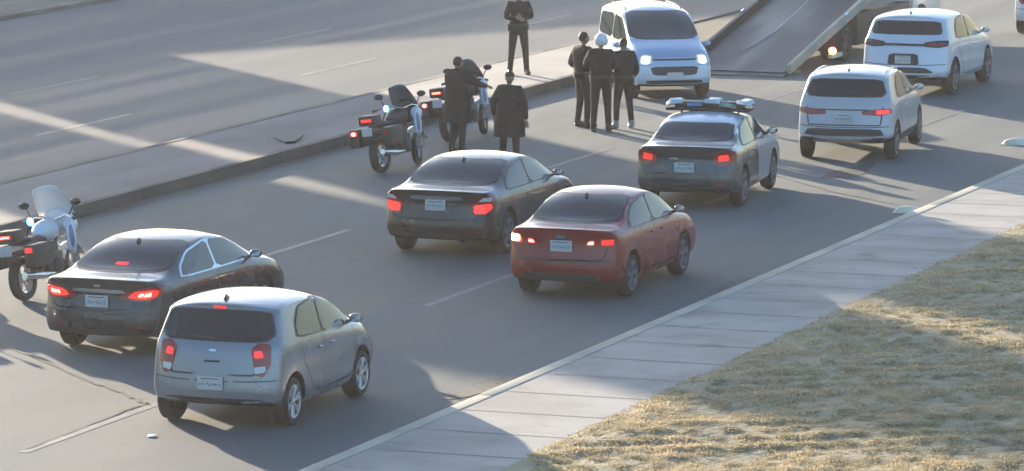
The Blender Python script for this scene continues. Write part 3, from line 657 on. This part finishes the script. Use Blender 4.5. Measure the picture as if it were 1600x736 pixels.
# 8 oncoming pale car facing the camera, headlights on
az8 = 192.0
aa = math.radians(180-11); Lv = 4.1
fpt = ground(1055, 156); fdir = Vector((math.sin(aa), math.cos(aa), 0)); locv = fpt-fdir*Lv
make_car('pale_hatchback', 'pale blue white hatchback facing the camera by the median, headlamps on', VAN, Lv, 1.82, 1.70, VANP, locv, aa, dict(
    R=.30, head_on=True, head=[[(.02, .70), (.04, .88), (-.06, .93), (-.22, .90), (-.26, .74)]], bulb=[(-.03, .75), (-.03, .87), (-.17, .87), (-.17, .75)], plate=(0, .7), rails='k', fin=False, clad=WHT2, clad_z=.70, roof_m=WHT, wind_m=M['glass_pale'],
    front_patches=[('grille', [(-.50, .80), (-.48, .84), (.48, .84), (.50, .80)], 'frame', .008), ('lower_grille', [(-.46, .50), (-.52, .68), (.52, .68), (.46, .50)], 'black_plastic', .006), ('bumper_trim', [(-.6, .33), (-.6, .40), (.6, .40), (.6, .33)], 'black_plastic', .006),
                   ('front_plate', [(-.17, .46), (-.17, .56), (.17, .56), (.17, .46)], 'plate', .03)]))
# 9 white vehicle cut by the right edge
loc, a = car_at(1597, 52, .66, .78, 21)
make_car('white_hatchback', 'white hatchback cut off by the right edge of the photo', HATCH, 4.2, 1.62, 1.8, WHT, loc, a, dict(
    R=.33, tail=[([(-.25, .72), (-.27, .98), (-.15, 1.02), (-.03, .98), (-.02, .78), (-.12, .70)], .55, 'red_lens')]))
# 10 follower beyond the left edge: only its shadow reaches the picture
make_car('sedan', 'grey sedan following in the median lane', SEDAN, 4.5, 1.45, 1.76, SIL, UV(51.6, -31.4), ROAD, dict(tail=[(TL_SEDAN, .5, 'red_lens')]))

# ------------------------------------------------------------------ tow truck with its bed slid down to the road
def tow_truck():
    A = math.radians(22.5)
    f = Vector((math.sin(A), math.cos(A), 0)); l = Vector((-math.cos(A), math.sin(A), 0))
    base = ground(1233, 120)+l*1.24
    r = thing('tow_truck', 'flatbed tow truck with its long grey bed tilted down to the road', 'tow truck', base, PI/2-A)
    T = math.radians(12); Ln = 8.2; w = 2.46
    R = Matrix.Rotation(-T, 3, 'Y')
    P = lambda x, y, z: R@Vector((x, y, z))+Vector((0, 0, .06))
    mb = MB(); mb.box(P(Ln/2, 0, 0), (Ln, w-.2, .06), R); deck = mb.build('bed', M['steel'], r, smooth=False)
    mb = MB(); mb.box(P(-.1, 0, -.015), (.30, w-.1, .05), R); mb.build('bed_lip', M['steel'], deck, bevel=.01)
    mb = MB(); mb.lathe([(.09, -.3), (.09, .3)], c=P(Ln-.3, 0, .2)); mb.box(P(Ln-.3, 0, .12), (.4, .8, .1), R); mb.build('winch', M['black_plastic'], deck)
    mb = MB(); mb.tube([P(Ln-.4, 0, .2), P(3, .1, .05), P(1.5, .3, .05)], .012, 6); mb.build('winch_cable', M['chrome'], deck)
    for s in (1, -1):
        mb = MB(); mb.box(P(Ln/2+.1, s*(w/2-.03), .07), (Ln, .10, .20), R); mb.build('side_rail', M['kerb'] if s < 0 else M['black_plastic'], deck, bevel=.01)
        mb = MB(); mb.box(P(Ln/2+.5, s*.42, -.16), (Ln-1, .1, .22), R); mb.build('bed_beam', M['black_plastic'], deck)
        mb = MB(); mb.box((7.2, s*.42, .62), (6.6, .1, .2)); mb.build('chassis_beam', M['black_plastic'], r)
        for x in (4.2, 9.9):
            wheel(r, x, s*1.02, .43, s, M['steel'], 0, 6, .26)
            if x < 5: wheel(r, x, s*.74, .43, s, M['steel'], 0, 6, .24)
        mb = MB(); mb.box((6.6, s*1.08, .66), (3.9, .32, .72)); mb.build('toolbox', M['black_plastic'], r, bevel=.03)
        mb = MB(); mb.tube([P(3.9+.2*k, s*(w/2+.0), .18) for k in range(2)], .03, 8); mb.build('bed_lamp', M['chrome'], deck)
    mb = MB(); mb.box((3.35, 0, .42), (.14, 2.3, .3)); mb.build('rear_crossbar', M['black_plastic'], r, bevel=.02)
    mb = MB(); mb.ell((2.75, -1.30, .34), (.09, .09, .08)); mb.build('amber_lamp', M['amber_on'], r)
    mb = MB(); mb.box((3.0, -1.28, .22), (.7, .12, .10)); mb.build('lamp_bracket', M['yellow_paint'], r, bevel=.02)
    mb = MB(); mb.box(P(Ln+.05, 0, .45), (.1, w-.3, .9), R); mb.build('headboard', M['steel'], deck)
    cab = MB(); prof = [(x+1.4, z) for x, z in [(7.9, .6), (7.9, 2.35), (8.3, 2.5), (9.3, 2.45), (9.95, 1.6), (10.1, 1.1), (10.1, .6)]]
    vs = [(x, y, z) for y in (1.08, -1.08) for x, z in prof]; n = len(prof)
    cab.add(vs, [tuple(range(n)), tuple(reversed(range(n, 2*n)))]+[(i, (i+1) % n, n+(i+1) % n, n+i) for i in range(n)])
    cb = cab.build('cab', M['white_paint'], r, bevel=.06)
    for s in (1, -1):
        g = MB(); g.box((10.25, s*1.09, 1.95), (.95, .02, .6)); g.build('side_window', M['glass'], cb)
    g = MB(); g.box((9.285, 0, 1.95), (.02, 1.5, .55)); g.build('rear_window', M['glass'], cb)
    g = MB(); g.box((11.06, 0, 2.02), (.02, 1.8, .8), Matrix.Rotation(-.65, 3, 'Y')); g.build('windscreen', M['glass'], cb)
tow_truck()

# ------------------------------------------------------------------ motorcycles
def tyre(parent, name, x, z, R, w, y=0, steer=0):
    mb = MB(); mb.lathe([(R-.10, -w*.35), (R-.03, -w*.5), (R-.006, -w*.25), (R, 0), (R-.006, w*.25), (R-.03, w*.5), (R-.10, w*.35)], seg=30, close=True)
    o = mb.build(name, M['rubber'], parent); o.location = (x, y, z); o.rotation_euler.z = steer
    rb = MB(); rb.lathe([(R-.095, -w*.3), (R-.12, -w*.2), (R-.12, w*.2), (R-.095, w*.3)], seg=30)
    for k in range(6):
        a = 2*PI*k/6; rb.tube([(0, 0, 0), (math.cos(a)*(R-.11), 0, math.sin(a)*(R-.11))], .014, 6)
    rb.lathe([(.001, -.07), (.05, -.07), (.05, .07), (.001, .07)], seg=14); rb.lathe([(.13, .075), (.06, .075), (.06, .08), (.13, .08)], seg=20, close=True)
    rb.build('rim', M['alloy'], o); return o
def motorcycle(name, label, loc, az, screen=True, lean=.13, white=True, strobe=True, hot=True, steer=.18):
    BLK = M['black_plastic']
    r = thing(name, label, 'motorcycle', loc, PI/2-az, 'police motorcycles by the median')
    r.rotation_euler = (-lean, 0, PI/2-az); r.rotation_mode = 'XYZ'
    RW, FW = .32, .33
    tyre(r, 'rear_wheel', .35, RW, RW, .16); fw = tyre(r, 'front_wheel', 1.88, FW, FW, .12, 0, steer)
    B = lambda *a, **k: None
    m = MB(); m.tube([(.35, .12, .32), (.75, .10, .38), (1.0, .06, .45)], [.03, .035, .04]); m.tube([(.35, -.12, .32), (.75, -.10, .38), (1.0, -.06, .45)], [.03, .035, .04])
    m.tube([(.95, 0, .42), (.85, 0, .72), (1.1, 0, .92), (1.62, 0, .95)], .035); m.tube([(1.0, 0, .3), (1.35, 0, .34), (1.55, 0, .9)], .03); m.build('frame', M['black_plastic'], r)
    m = MB(); m.box((1.12, 0, .45), (.48, .34, .34)); m.box((1.2, 0, .66), (.26, .26, .2)); m.ell((1.12, .2, .42), (.13, .07, .13)); m.ell((1.12, -.2, .42), (.13, .07, .13)); m.build('engine', M['steel'], r, bevel=.03)
    m = MB(); m.ell((1.22, 0, .93), (.34, .18, .16), fn=lambda q: Vector((q.x, q.y*(1-.25*q.x*-1 if q.x < 0 else 1), q.z))); m.build('fuel_tank', M['white_paint'] if screen else BLK, r)
    m = MB(); m.ell((.78, 0, .83), (.32, .17, .075)); m.ell((.40, 0, .87), (.24, .15, .07)); m.build('seat', M['rubber'], r)
    m = MB(); m.tube([(.95, -.2, .32), (.55, -.24, .33), (-.05, -.26, .40)], [.035, .055, .05], 10); m.build('exhaust', M['chrome'], r)
    m = MB()
    for s in (1, -1): m.tube([(1.86, s*.10, FW), (1.62, s*.10, .98)], [.032, .026], 8)
    m.box((1.62, 0, .97), (.08, .26, .04)); m.build('fork', M['chrome'], r)
    m = MB(); pts = []
    for k in range(9):
        t = math.radians(20+k*17); pts.append((1.88+math.cos(t)*(FW+.035), math.sin(t)*(FW+.035)+FW))
    vs = []; fs = []
    for i, (x, z) in enumerate(pts):
        for y, dz in ((-.085, -.03), (-.05, .005), (0, .015), (.05, .005), (.085, -.03)): vs.append((x, y, z+dz))
    for i in range(len(pts)-1):
        for k in range(4): fs.append((i*5+k, i*5+k+1, (i+1)*5+k+1, (i+1)*5+k))
    m.add(vs, fs); mo = m.build('front_fender', M['white_paint'], r); sm = mo.modifiers.new('t', 'SOLIDIFY'); sm.thickness = .008
    m = MB(); m.ell((.30, 0, .70), (.30, .09, .06)); m.box((.06, 0, .66), (.14, .16, .10)); m.build('rear_fender', M['black_plastic'], r)
    # fairing with knee shields
    m = MB(); m.ell((1.66, 0, 1.0), (.20, .26, .22), fn=lambda q: Vector((max(q.x, -.45), q.y, q.z)))
    if not screen: m.build('nose_fairing', M['black_plastic'], r); m = MB(); m.ell((1.70, 0, .86), (.12, .24, .10))
    for s in (1, -1):
        m.ell((1.50, s*.27, .78), (.13, .06, .26)); m.ell((1.60, s*.22, .95), (.16, .10, .12))
    m.build('fairing', M['white_paint'], r)
    for s in (1, -1): m = MB(); m.ell((1.44, s*.315, .80), (.06, .025, .17)); m.build('fairing_stripe', M['bar_blue'], r)
    hl = MB(); hl.ell((1.86, 0, 1.0), (.05, .12, .09)); hl.build('head_lamp', M['white_lens'], r)
    # screen: curved sheet
    m = MB(); vs = []; fs = []; nn = 9; big = 1.2 if screen else 1.0
    for j in range(7):
        t = j/6; hw = (.25-.07*t*t)*big
        for k in range(nn):
            a = (k/(nn-1)-.5)*2; vs.append((1.74-.26*t-.10*a*a, hw*a, 1.12+.38*big*t-(.05*a*a*t)))
    for j in range(6):
        for k in range(nn-1): fs.append((j*nn+k, j*nn+k+1, (j+1)*nn+k+1, (j+1)*nn+k))
    m.add(vs, fs); ws = m.build('windscreen', M['windscreen'] if screen else M['screen_grey'], r); sm = ws.modifiers.new('t', 'SOLIDIFY'); sm.thickness = .006
    m = MB(); m.tube([(1.33, .42, 1.08), (1.45, .25, 1.12), (1.56, 0, 1.06), (1.45, -.25, 1.12), (1.33, -.42, 1.08)], .014, 8); hb = m.build('handlebar', M['chrome'], r)
    for s in (1, -1):
        g = MB(); g.tube([(1.33, s*.42, 1.08), (1.26, s*.49, 1.06)], .022, 8); g.build('grip', M['rubber'], hb)
        g = MB(); g.tube([(1.42, s*.32, 1.12), (1.46, s*.40, 1.27)], .009, 6); g.ell((1.46, s*.43, 1.30), (.02, .09, .055)); g.build('mirror', M['black_plastic'], hb)
    # panniers and top box
    for s in (1, -1):
        m = MB(); m.box((.30, s*.32, .66), (.50, .19, .34)); pn = m.build('pannier', BLK, r, bevel=.05)
        g = MB(); g.box((.045, s*.32, .75), (.02, .11, .075)); lm = g.build('tail_lamp', M['red_on'] if (s > 0 or hot) else M['red_lens'], pn, bevel=.008)
        if s > 0:
            g = MB(); g.ell((.034, s*.32, .75), (.012, .045, .035)); g.build('bulb', M['red_hot'], lm)
    m = MB(); m.box((.12, 0, .97), (.32, .32, .19)); tb = m.build('top_box', BLK, r, bevel=.05)
    g = MB(); g.box((-.045, .0, .97), (.02, .20, .055)); lm = g.build('tail_lamp', M['red_on'], tb, bevel=.008)
    if hot: g = MB(); g.box((-.058, 0, .97), (.01, .16, .025)); g.build('bulb', M['red_hot'], lm)
    m = MB(); m.box((-.06, 0, .77), (.012, .20, .15)); pl = m.build('number_plate', M['plate'], r, bevel=.004)
    if strobe:
        m = MB(); m.tube([(.55, .0, .85), (.5, -.16, 1.10)], .012); ps = m.build('strobe_pole', M['black_plastic'], r); g = MB(); g.ell((.5, -.16, 1.13), (.05, .05, .06)); g.build('strobe_lamp', M['blue_on'], ps)
    for s in (1, -1): m = MB(); m.tube([(1.45, s*.20, .30), (1.50, s*.34, .34), (1.44, s*.36, .60), (1.38, s*.2, .62)], .016, 8); m.build('crash_bar', M['chrome'], r)
    m = MB(); m.tube([(.95, .12, .30), (.85, .34, .03)], .014); m.build('side_stand', M['steel'], r)
    return r
def bike_at(px, py, az):
    a = math.radians(az); f = Vector((math.sin(a), math.cos(a), 0)); return ground(px, py)-f*.35, a
loc, a = bike_at(40, 470, 22); motorcycle('motorcycle', 'police motorcycle at the left edge with big white windscreen and blue strobe', loc, a)
loc, a = bike_at(597, 270, 24); motorcycle('motorcycle', 'police motorcycle with dim blue lamp, nobody beside it, in front of the black sedan', loc, a, screen=False, hot=False, steer=.3)
loc, a = bike_at(705, 222, 24); motorcycle('motorcycle', 'police motorcycle with two bright red lamps beside the man in a dark coat', loc, a, screen=False, strobe=False, steer=.3)
p0 = UV(60.6, -33.0); motorcycle('motorcycle', 'police motorcycle left of the photo edge', p0, ROAD)

# ------------------------------------------------------------------ people
def person(label, loc, az, pose, H=1.76, top='cloth', bottom='cloth2', head='hair', shoes='boot', coat=False, bulk=1.0, lookdown=0):
    """local frame: y forward, x right, z up (metres for a 1.76 m body)"""
    k = H/1.76
    r = thing('person', label, 'person', loc, -az)
    J = {'pel': (0, 0, .96), 'wst': (0, .0, 1.10), 'chs': (0, .0, 1.28), 'nck': (0, -.01, 1.47), 'hd': (0, .005, 1.56)}
    J.update(pose)
    R = {'pel': (.175, .135), 'wst': (.15*bulk, .115*bulk), 'chs': (.175*bulk, .125*bulk), 'nck': (.062, .062), 'hd': (.055, .06)}
    names = ['pel', 'wst', 'chs', 'nck', 'hd']; E = [('pel', 'wst'), ('wst', 'chs'), ('chs', 'nck'), ('nck', 'hd')]
    dflt = {}
    for s, n in ((-1, 'l'), (1, 'r')):
        dflt[n+'hip'] = (s*.095, 0, .90); dflt[n+'kn'] = (s*.12, .02, .50); dflt[n+'an'] = (s*.14, -.02, .09); dflt[n+'to'] = (s*.16, .15, .045)
        dflt[n+'sh'] = (s*.185, -.005, 1.42); dflt[n+'el'] = (s*.26, -.03, 1.14); dflt[n+'wr'] = (s*.26, .07, .90)
        for q, rad in (('hip', (.095, .10)), ('kn', (.062, .064)), ('an', (.048, .05)), ('to', (.042, .036)), ('sh', (.078*bulk, .075*bulk)), ('el', (.054, .054)), ('wr', (.036, .034))): R[n+q] = (rad[0]*1.16, rad[1]*1.16)
        E += [('pel', n+'hip'), (n+'hip', n+'kn'), (n+'kn', n+'an'), (n+'an', n+'to'), ('chs', n+'sh'), (n+'sh', n+'el'), (n+'el', n+'wr')]
        names += [n+q for q in ('hip', 'kn', 'an', 'to', 'sh', 'el', 'wr')]
    for q in dflt: J.setdefault(q, dflt[q])
    me = bpy.data.meshes.new('sk'); ix = {n: i for i, n in enumerate(names)}
    me.from_pydata([tuple(Vector(J[n])*k) for n in names], [(ix[a], ix[b]) for a, b in E], [])
    o = bpy.data.objects.new('sk', me); C.objects.link(o)
    o.modifiers.new('k', 'SKIN'); sv = me.skin_vertices[0].data
    for n in names: sv[ix[n]].radius = (R[n][0]*k, R[n][1]*k); sv[ix[n]].use_root = (n == 'pel')
    ss = o.modifiers.new('s', 'SUBSURF'); ss.levels = 2; ss.render_levels = 2
    dg = bpy.context.evaluated_depsgraph_get(); dg.update(); m2 = bpy.data.meshes.new_from_object(o.evaluated_get(dg)); bpy.data.objects.remove(o)
    mb = MB(); mb.add([v.co.copy() for v in m2.vertices], [tuple(p.vertices) for p in m2.polygons])
    hz = Vector(J['hd']).z*k; wz = Vector(J['pel']).z*k; wr = [Vector(J[n+'wr'])*k for n in 'lr']
    cols = []
    for f in mb.f:
        c = sum((mb.v[i] for i in f), Vector())/len(f)
        if c.z > 1.53*k and abs(c.x-J['hd'][0]*k) < .07: cols.append(2)
        elif c.z < .115*k: cols.append(3)
        elif c.z < wz-.02 and min((c-w).length for w in wr) > .16: cols.append(1)
        else: cols.append(0)
    mb.m = cols
    # head: skull with brow, nose, chin, ears
    hc = Vector(J['hd'])*k+Vector((0, .015, .09))*k
    rot = Matrix.Rotation(-lookdown, 3, 'X')
    def skull(q):
        v = q.copy()
        if v.z < 0: v.x *= 1-.22*(-v.z); v.y *= 1-.12*(-v.z) if v.y > 0 else 1-.30*(-v.z)
        return v
    mb.ell(hc, (.076*k, .096*k, .118*k), rot, 18, 14, 2, skull)
    mb.ell(hc+rot@Vector((0, .098, -.015))*k, (.013*k, .020*k, .026*k), rot, 8, 6, 2)
    for s in (-1, 1):
        mb.ell(hc+rot@Vector((s*.077, -.005, -.005))*k, (.010*k, .022*k, .034*k), rot, 8, 6, 2)
        mb.ell(hc+rot@Vector((s*.030, .086, .012))*k, (.013*k, .009*k, .008*k), rot, 8, 5, 4)
    mb.ell(hc+rot@Vector((0, .086, -.058))*k, (.026*k, .009*k, .008*k), rot, 8, 5, 4)
    # hands
    for s, n in ((-1, 'l'), (1, 'r')):
        w = Vector(J[n+'wr'])*k; e = Vector(J[n+'el'])*k; d = (w-e).normalized(); d = (d+Vector(pose.get(n+'bend', (0, 0, 0)))).normalized()
        side = d.cross(Vector((0, 1, 0)) if abs(d.y) < .8 else Vector((0, 0, 1))).normalized(); pn = d.cross(side)
        Rm = Matrix((side, d, pn)).transposed()
        mb.ell(w+d*.052*k, (.040*k, .055*k, .019*k), Rm, 10, 7, 2)
        for q, (off_, ln) in enumerate(((-.030, .070), (-.010, .080), (.010, .075), (.029, .060))):
            b = w+d*.09*k+side*off_*k; curl = pn*(.4 if pn.y > 0 or abs(pn.y) < .2 else -.4)
            mb.tube([b-d*.02*k, b+d*ln*.45*k, b+(d*.8+curl*.6)*ln*.8*k, b+(d*.85+curl*1.3)*ln*k], [.0095*k, .009*k, .008*k, .006*k], 6, 2)
        b = w+d*.03*k-side*s*.03*k; mb.tube([b, b+(d*.5-side*s*.8)*.035*k, b+(d*.95-side*s*.7)*.062*k], [.012*k, .011*k, .008*k], 6, 2)
    mb.build('body', [M[top], M[bottom], M['skin'], M[shoes], M['hair']], r)
    # head gear
    if head in ('hair', 'cap', 'redcap'):
        g = MB(); up = .022
        def cap_fn(q):
            v = q.copy()
            if v.z < -.15: v.z = -.15-(v.z+.15)*-.15 if v.y > 0 else max(v.z, -.55)
            if v.y > .55 and v.z < .45: v.y = .55
            return v
        if head == 'hair': g.ell(hc+rot@Vector((0, -.014, up))*k, (.084*k, .098*k, .108*k), rot, 16, 10, 0, cap_fn); g.build('hair', M['hair'], r)
        else:
            g.ell(hc+rot@Vector((0, -.004, .045))*k, (.088*k, .105*k, .082*k), rot, 16, 10, 0, lambda q: Vector((q.x, q.y, max(q.z, -.15))))
            g.ell(hc+rot@Vector((0, .125, .035))*k, (.068*k, .07*k, .010*k), rot, 14, 6); g.build('cap', M['cap_red'] if head == 'redcap' else M['cloth'], r)
    else:
        g = MB(); g.ell(hc+rot@Vector((0, -.005, .035))*k, (.125*k, .145*k, .135*k), rot, 18, 12, 0, lambda q: Vector((q.x, q.y if not (q.z < .2 and q.y > .55) else .55, max(q.z, -.75)))); hm = g.build('helmet', M['white_paint'], r)
        v_ = MB(); v_.ell(hc+rot@Vector((0, .05, .01))*k, (.108*k, .10*k, .05*k), rot, 14, 8); v_.build('visor', M['frame'], hm)
    # jacket hem / coat, belt
    cx, cy = Vector(J['pel']).x*k, Vector(J['pel']).y*k
    j = MB()
    if coat: j.lathe([(.27*k, .58*k), (.30*k, .58*k), (.29*k, .80*k), (.25*k, 1.05*k), (.22*k, 1.22*k), (.15*k, 1.15*k)], 'z', (cx, cy, 0), 20, close=True)
    else: j.lathe([(.18*k, .92*k), (.215*k, .92*k), (.205*k, 1.02*k), (.17*k, 1.12*k), (.14*k, 1.12*k)], 'z', (cx, cy, 0), 20, close=True)
    for i, v in enumerate(j.v): v.y = cy+(v.y-cy)*.8
    j.build('jacket', M[top], r)
    if not coat:
        bl = MB(); bl.lathe([(.205*k, .99*k), (.222*k, .99*k), (.222*k, 1.04*k), (.205*k, 1.04*k)], 'z', (cx, cy, 0), 20, close=True)
        for v in bl.v: v.y = cy+(v.y-cy)*.8
        bl.box((.2*k, .02*k, .97*k), (.06*k, .09*k, .15*k)); bl.build('belt', M['boot'], r)
    for s, n in ((-1, 'l'), (1, 'r')):
        a_ = Vector(J[n+'an'])*k; t_ = Vector(J[n+'to'])*k; b = MB()
        d = (t_-a_); d.z = 0; d.normalize(); rr = Matrix((Vector((d.y, -d.x, 0)), d, Vector((0, 0, 1)))).transposed()
        b.ell((a_.x+d.x*.07, a_.y+d.y*.07, .045*k), (.052*k, .145*k, .05*k), rr, 12, 8, 0, lambda q: Vector((q.x, q.y, max(q.z, -.85))))
        b.tube([(a_.x, a_.y, .05*k), (a_.x, a_.y, .17*k)], [.058*k, .056*k], 10); b.build('shoe', M[shoes], r)
    return r
POL = math.radians
cross = {'lel': (-.27, .06, 1.17), 'rel': (.27, .06, 1.17), 'lwr': (-.03, .23, 1.19), 'rwr': (.03, .21, 1.15), 'lbend': (.5, 0, 0), 'rbend': (-.5, 0, 0)}
hips = {'lel': (-.36, -.08, 1.16), 'rel': (.30, .0, 1.12), 'lwr': (-.17, .12, 1.05), 'rwr': (.22, .16, .93)}
wide = {'lkn': (-.14, .02, .50), 'lan': (-.17, -.02, .09), 'lto': (-.20, .13, .045), 'rkn': (.14, .02, .50), 'ran': (.17, -.02, .09), 'rto': (.20, .13, .045)}
person('officer on the sunlit median with arms folded, head cut by the photo top', ground(810, 117, .2), POL(172), {**cross, **wide}, 1.86, head='cap', bulk=1.25)
person('leftmost of the three men in dark clothes standing by the pale hatchback', ground(911, 199), POL(60), {**hips, **wide}, 1.86, head='hair', bulk=1.4)
person('officer in white helmet, middle of the three men by the pale hatchback', ground(939, 206), POL(5), {'lel': (-.30, .10, 1.20), 'rel': (.30, .08, 1.2), 'lwr': (-.14, .28, 1.22), 'rwr': (.14, .26, 1.2)}, 1.86, head='helmet', bulk=1.45)
person('man in dark clothes and pale shoes, rightmost of three by the pale hatchback', ground(974, 201), POL(-25), {**hips, **wide}, 1.76, head='hair', shoes='shoe_white', bulk=1.4)
person('man in long dark coat reaching for the handlebar of a police motorcycle', ground(715, 240), POL(48), {'rsh': (.18, .04, 1.42), 'rel': (.30, .26, 1.27), 'rwr': (.24, .50, 1.22), 'lel': (-.25, .05, 1.14), 'lwr': (-.16, .22, 1.02)}, 1.80, head='hair', coat=True, bulk=1.45)
person('man in reddish cap and dark jacket standing between the motorcycles and the black sedan', ground(796, 262), POL(15), {'lel': (-.31, -.04, 1.17), 'rel': (.30, -.02, 1.14), 'lwr': (-.30, .06, .93), 'rwr': (.31, .03, .88)}, 1.74, head='redcap', coat=True, bulk=1.4)

# ------------------------------------------------------------------ small things on the road
def stud(label, px, py, yaw=0, k=1.0):
    mb = MB(); mb.ell((0, 0, 0), (.25*k, .13*k, .11*k), None, 20, 12, 0, lambda q: Vector((max(-.93, min(.93, q.x)), q.y, max(q.z, 0)))); mb.box((0, 0, .008), (.52*k, .28*k, .016)); o = mb.build('traffic_bump', M['yellow_paint'])
    o.location = ground(px, py, .0); o.rotation_euler.z = -ROAD+yaw; tag(o, label, 'road bump', 'pale bumps along the kerb')
stud('pale yellow road bump in the sun beside the kerb', 1420, 332, .1)
stud('pale yellow road bump in the sun nearest the right edge', 1588, 226, .1, 1.1)
stud('pale road bump in the sun at the bottom edge beside the kerb', 511, 737, .0)
def blotch(px, py, a, b, seed, m):
    rr = random.Random(seed); c = ground(px, py, .006); n = 26; vs = []
    for k in range(n):
        t = 2*PI*k/n; q = 1+.22*math.sin(3*t+seed)+rr.uniform(-.12, .12); x, y = math.cos(t)*a*q, math.sin(t)*b*q
        vs.append((c.x+x*math.cos(ROAD)+y*math.sin(ROAD), c.y-x*math.sin(ROAD)+y*math.cos(ROAD), .006+.0007*seed))
    mb = MB(); mb.add(vs, [tuple(range(n))]); o = mb.build('road_patch', M[m], smooth=False); o['kind'] = 'structure'
blotch(752, 606, .22, .9, 1, 'dust'); blotch(1148, 446, .2, .8, 2, 'dust'); blotch(1330, 268, .3, 1.2, 3, 'patch')
pts = [ground(427, 215, .21), ground(436, 219, .215), ground(448, 223, .22), ground(460, 222, .22), ground(468, 217, .23), ground(474, 211, .26)]
mb = MB(); mb.tube(pts, [.012, .02, .024, .024, .02, .01], 6); o = mb.build('rubber_strip', M['rubber']); tag(o, 'thin dark curved strip of rubber lying on the median', 'rubber strip')
mb = MB(); mb.add([(-.05, -.09, -.02), (.04, -.10, -.015), (.06, .06, -.012), (-.04, .09, -.018), (0, 0, .0)], [(0, 1, 4), (1, 2, 4), (2, 3, 4), (3, 0, 4)]); o = mb.build('paper_scrap', M['plate']); o.location = ground(236, 678, .03); tag(o, 'small pale scrap on the sunlit road by the hatchback', 'litter')

# ------------------------------------------------------------------ haze
hz = MB(); hz.box((0, 55, 9.0), (260, 270, 20.2)); o = hz.build('haze', mat('haze', (1, 1, 1)), smooth=False); tag(o, 'thin low sun haze over the street', 'haze', kind='stuff')
hm = o.data.materials[0]; N = hm.node_tree.nodes; N.clear(); out = N.new('ShaderNodeOutputMaterial'); pv = N.new('ShaderNodeVolumePrincipled')
pv.inputs['Color'].default_value = (.95, .96, 1, 1); pv.inputs['Density'].default_value = .0002; pv.inputs['Anisotropy'].default_value = .55
hm.node_tree.links.new(pv.outputs[0], out.inputs['Volume'])
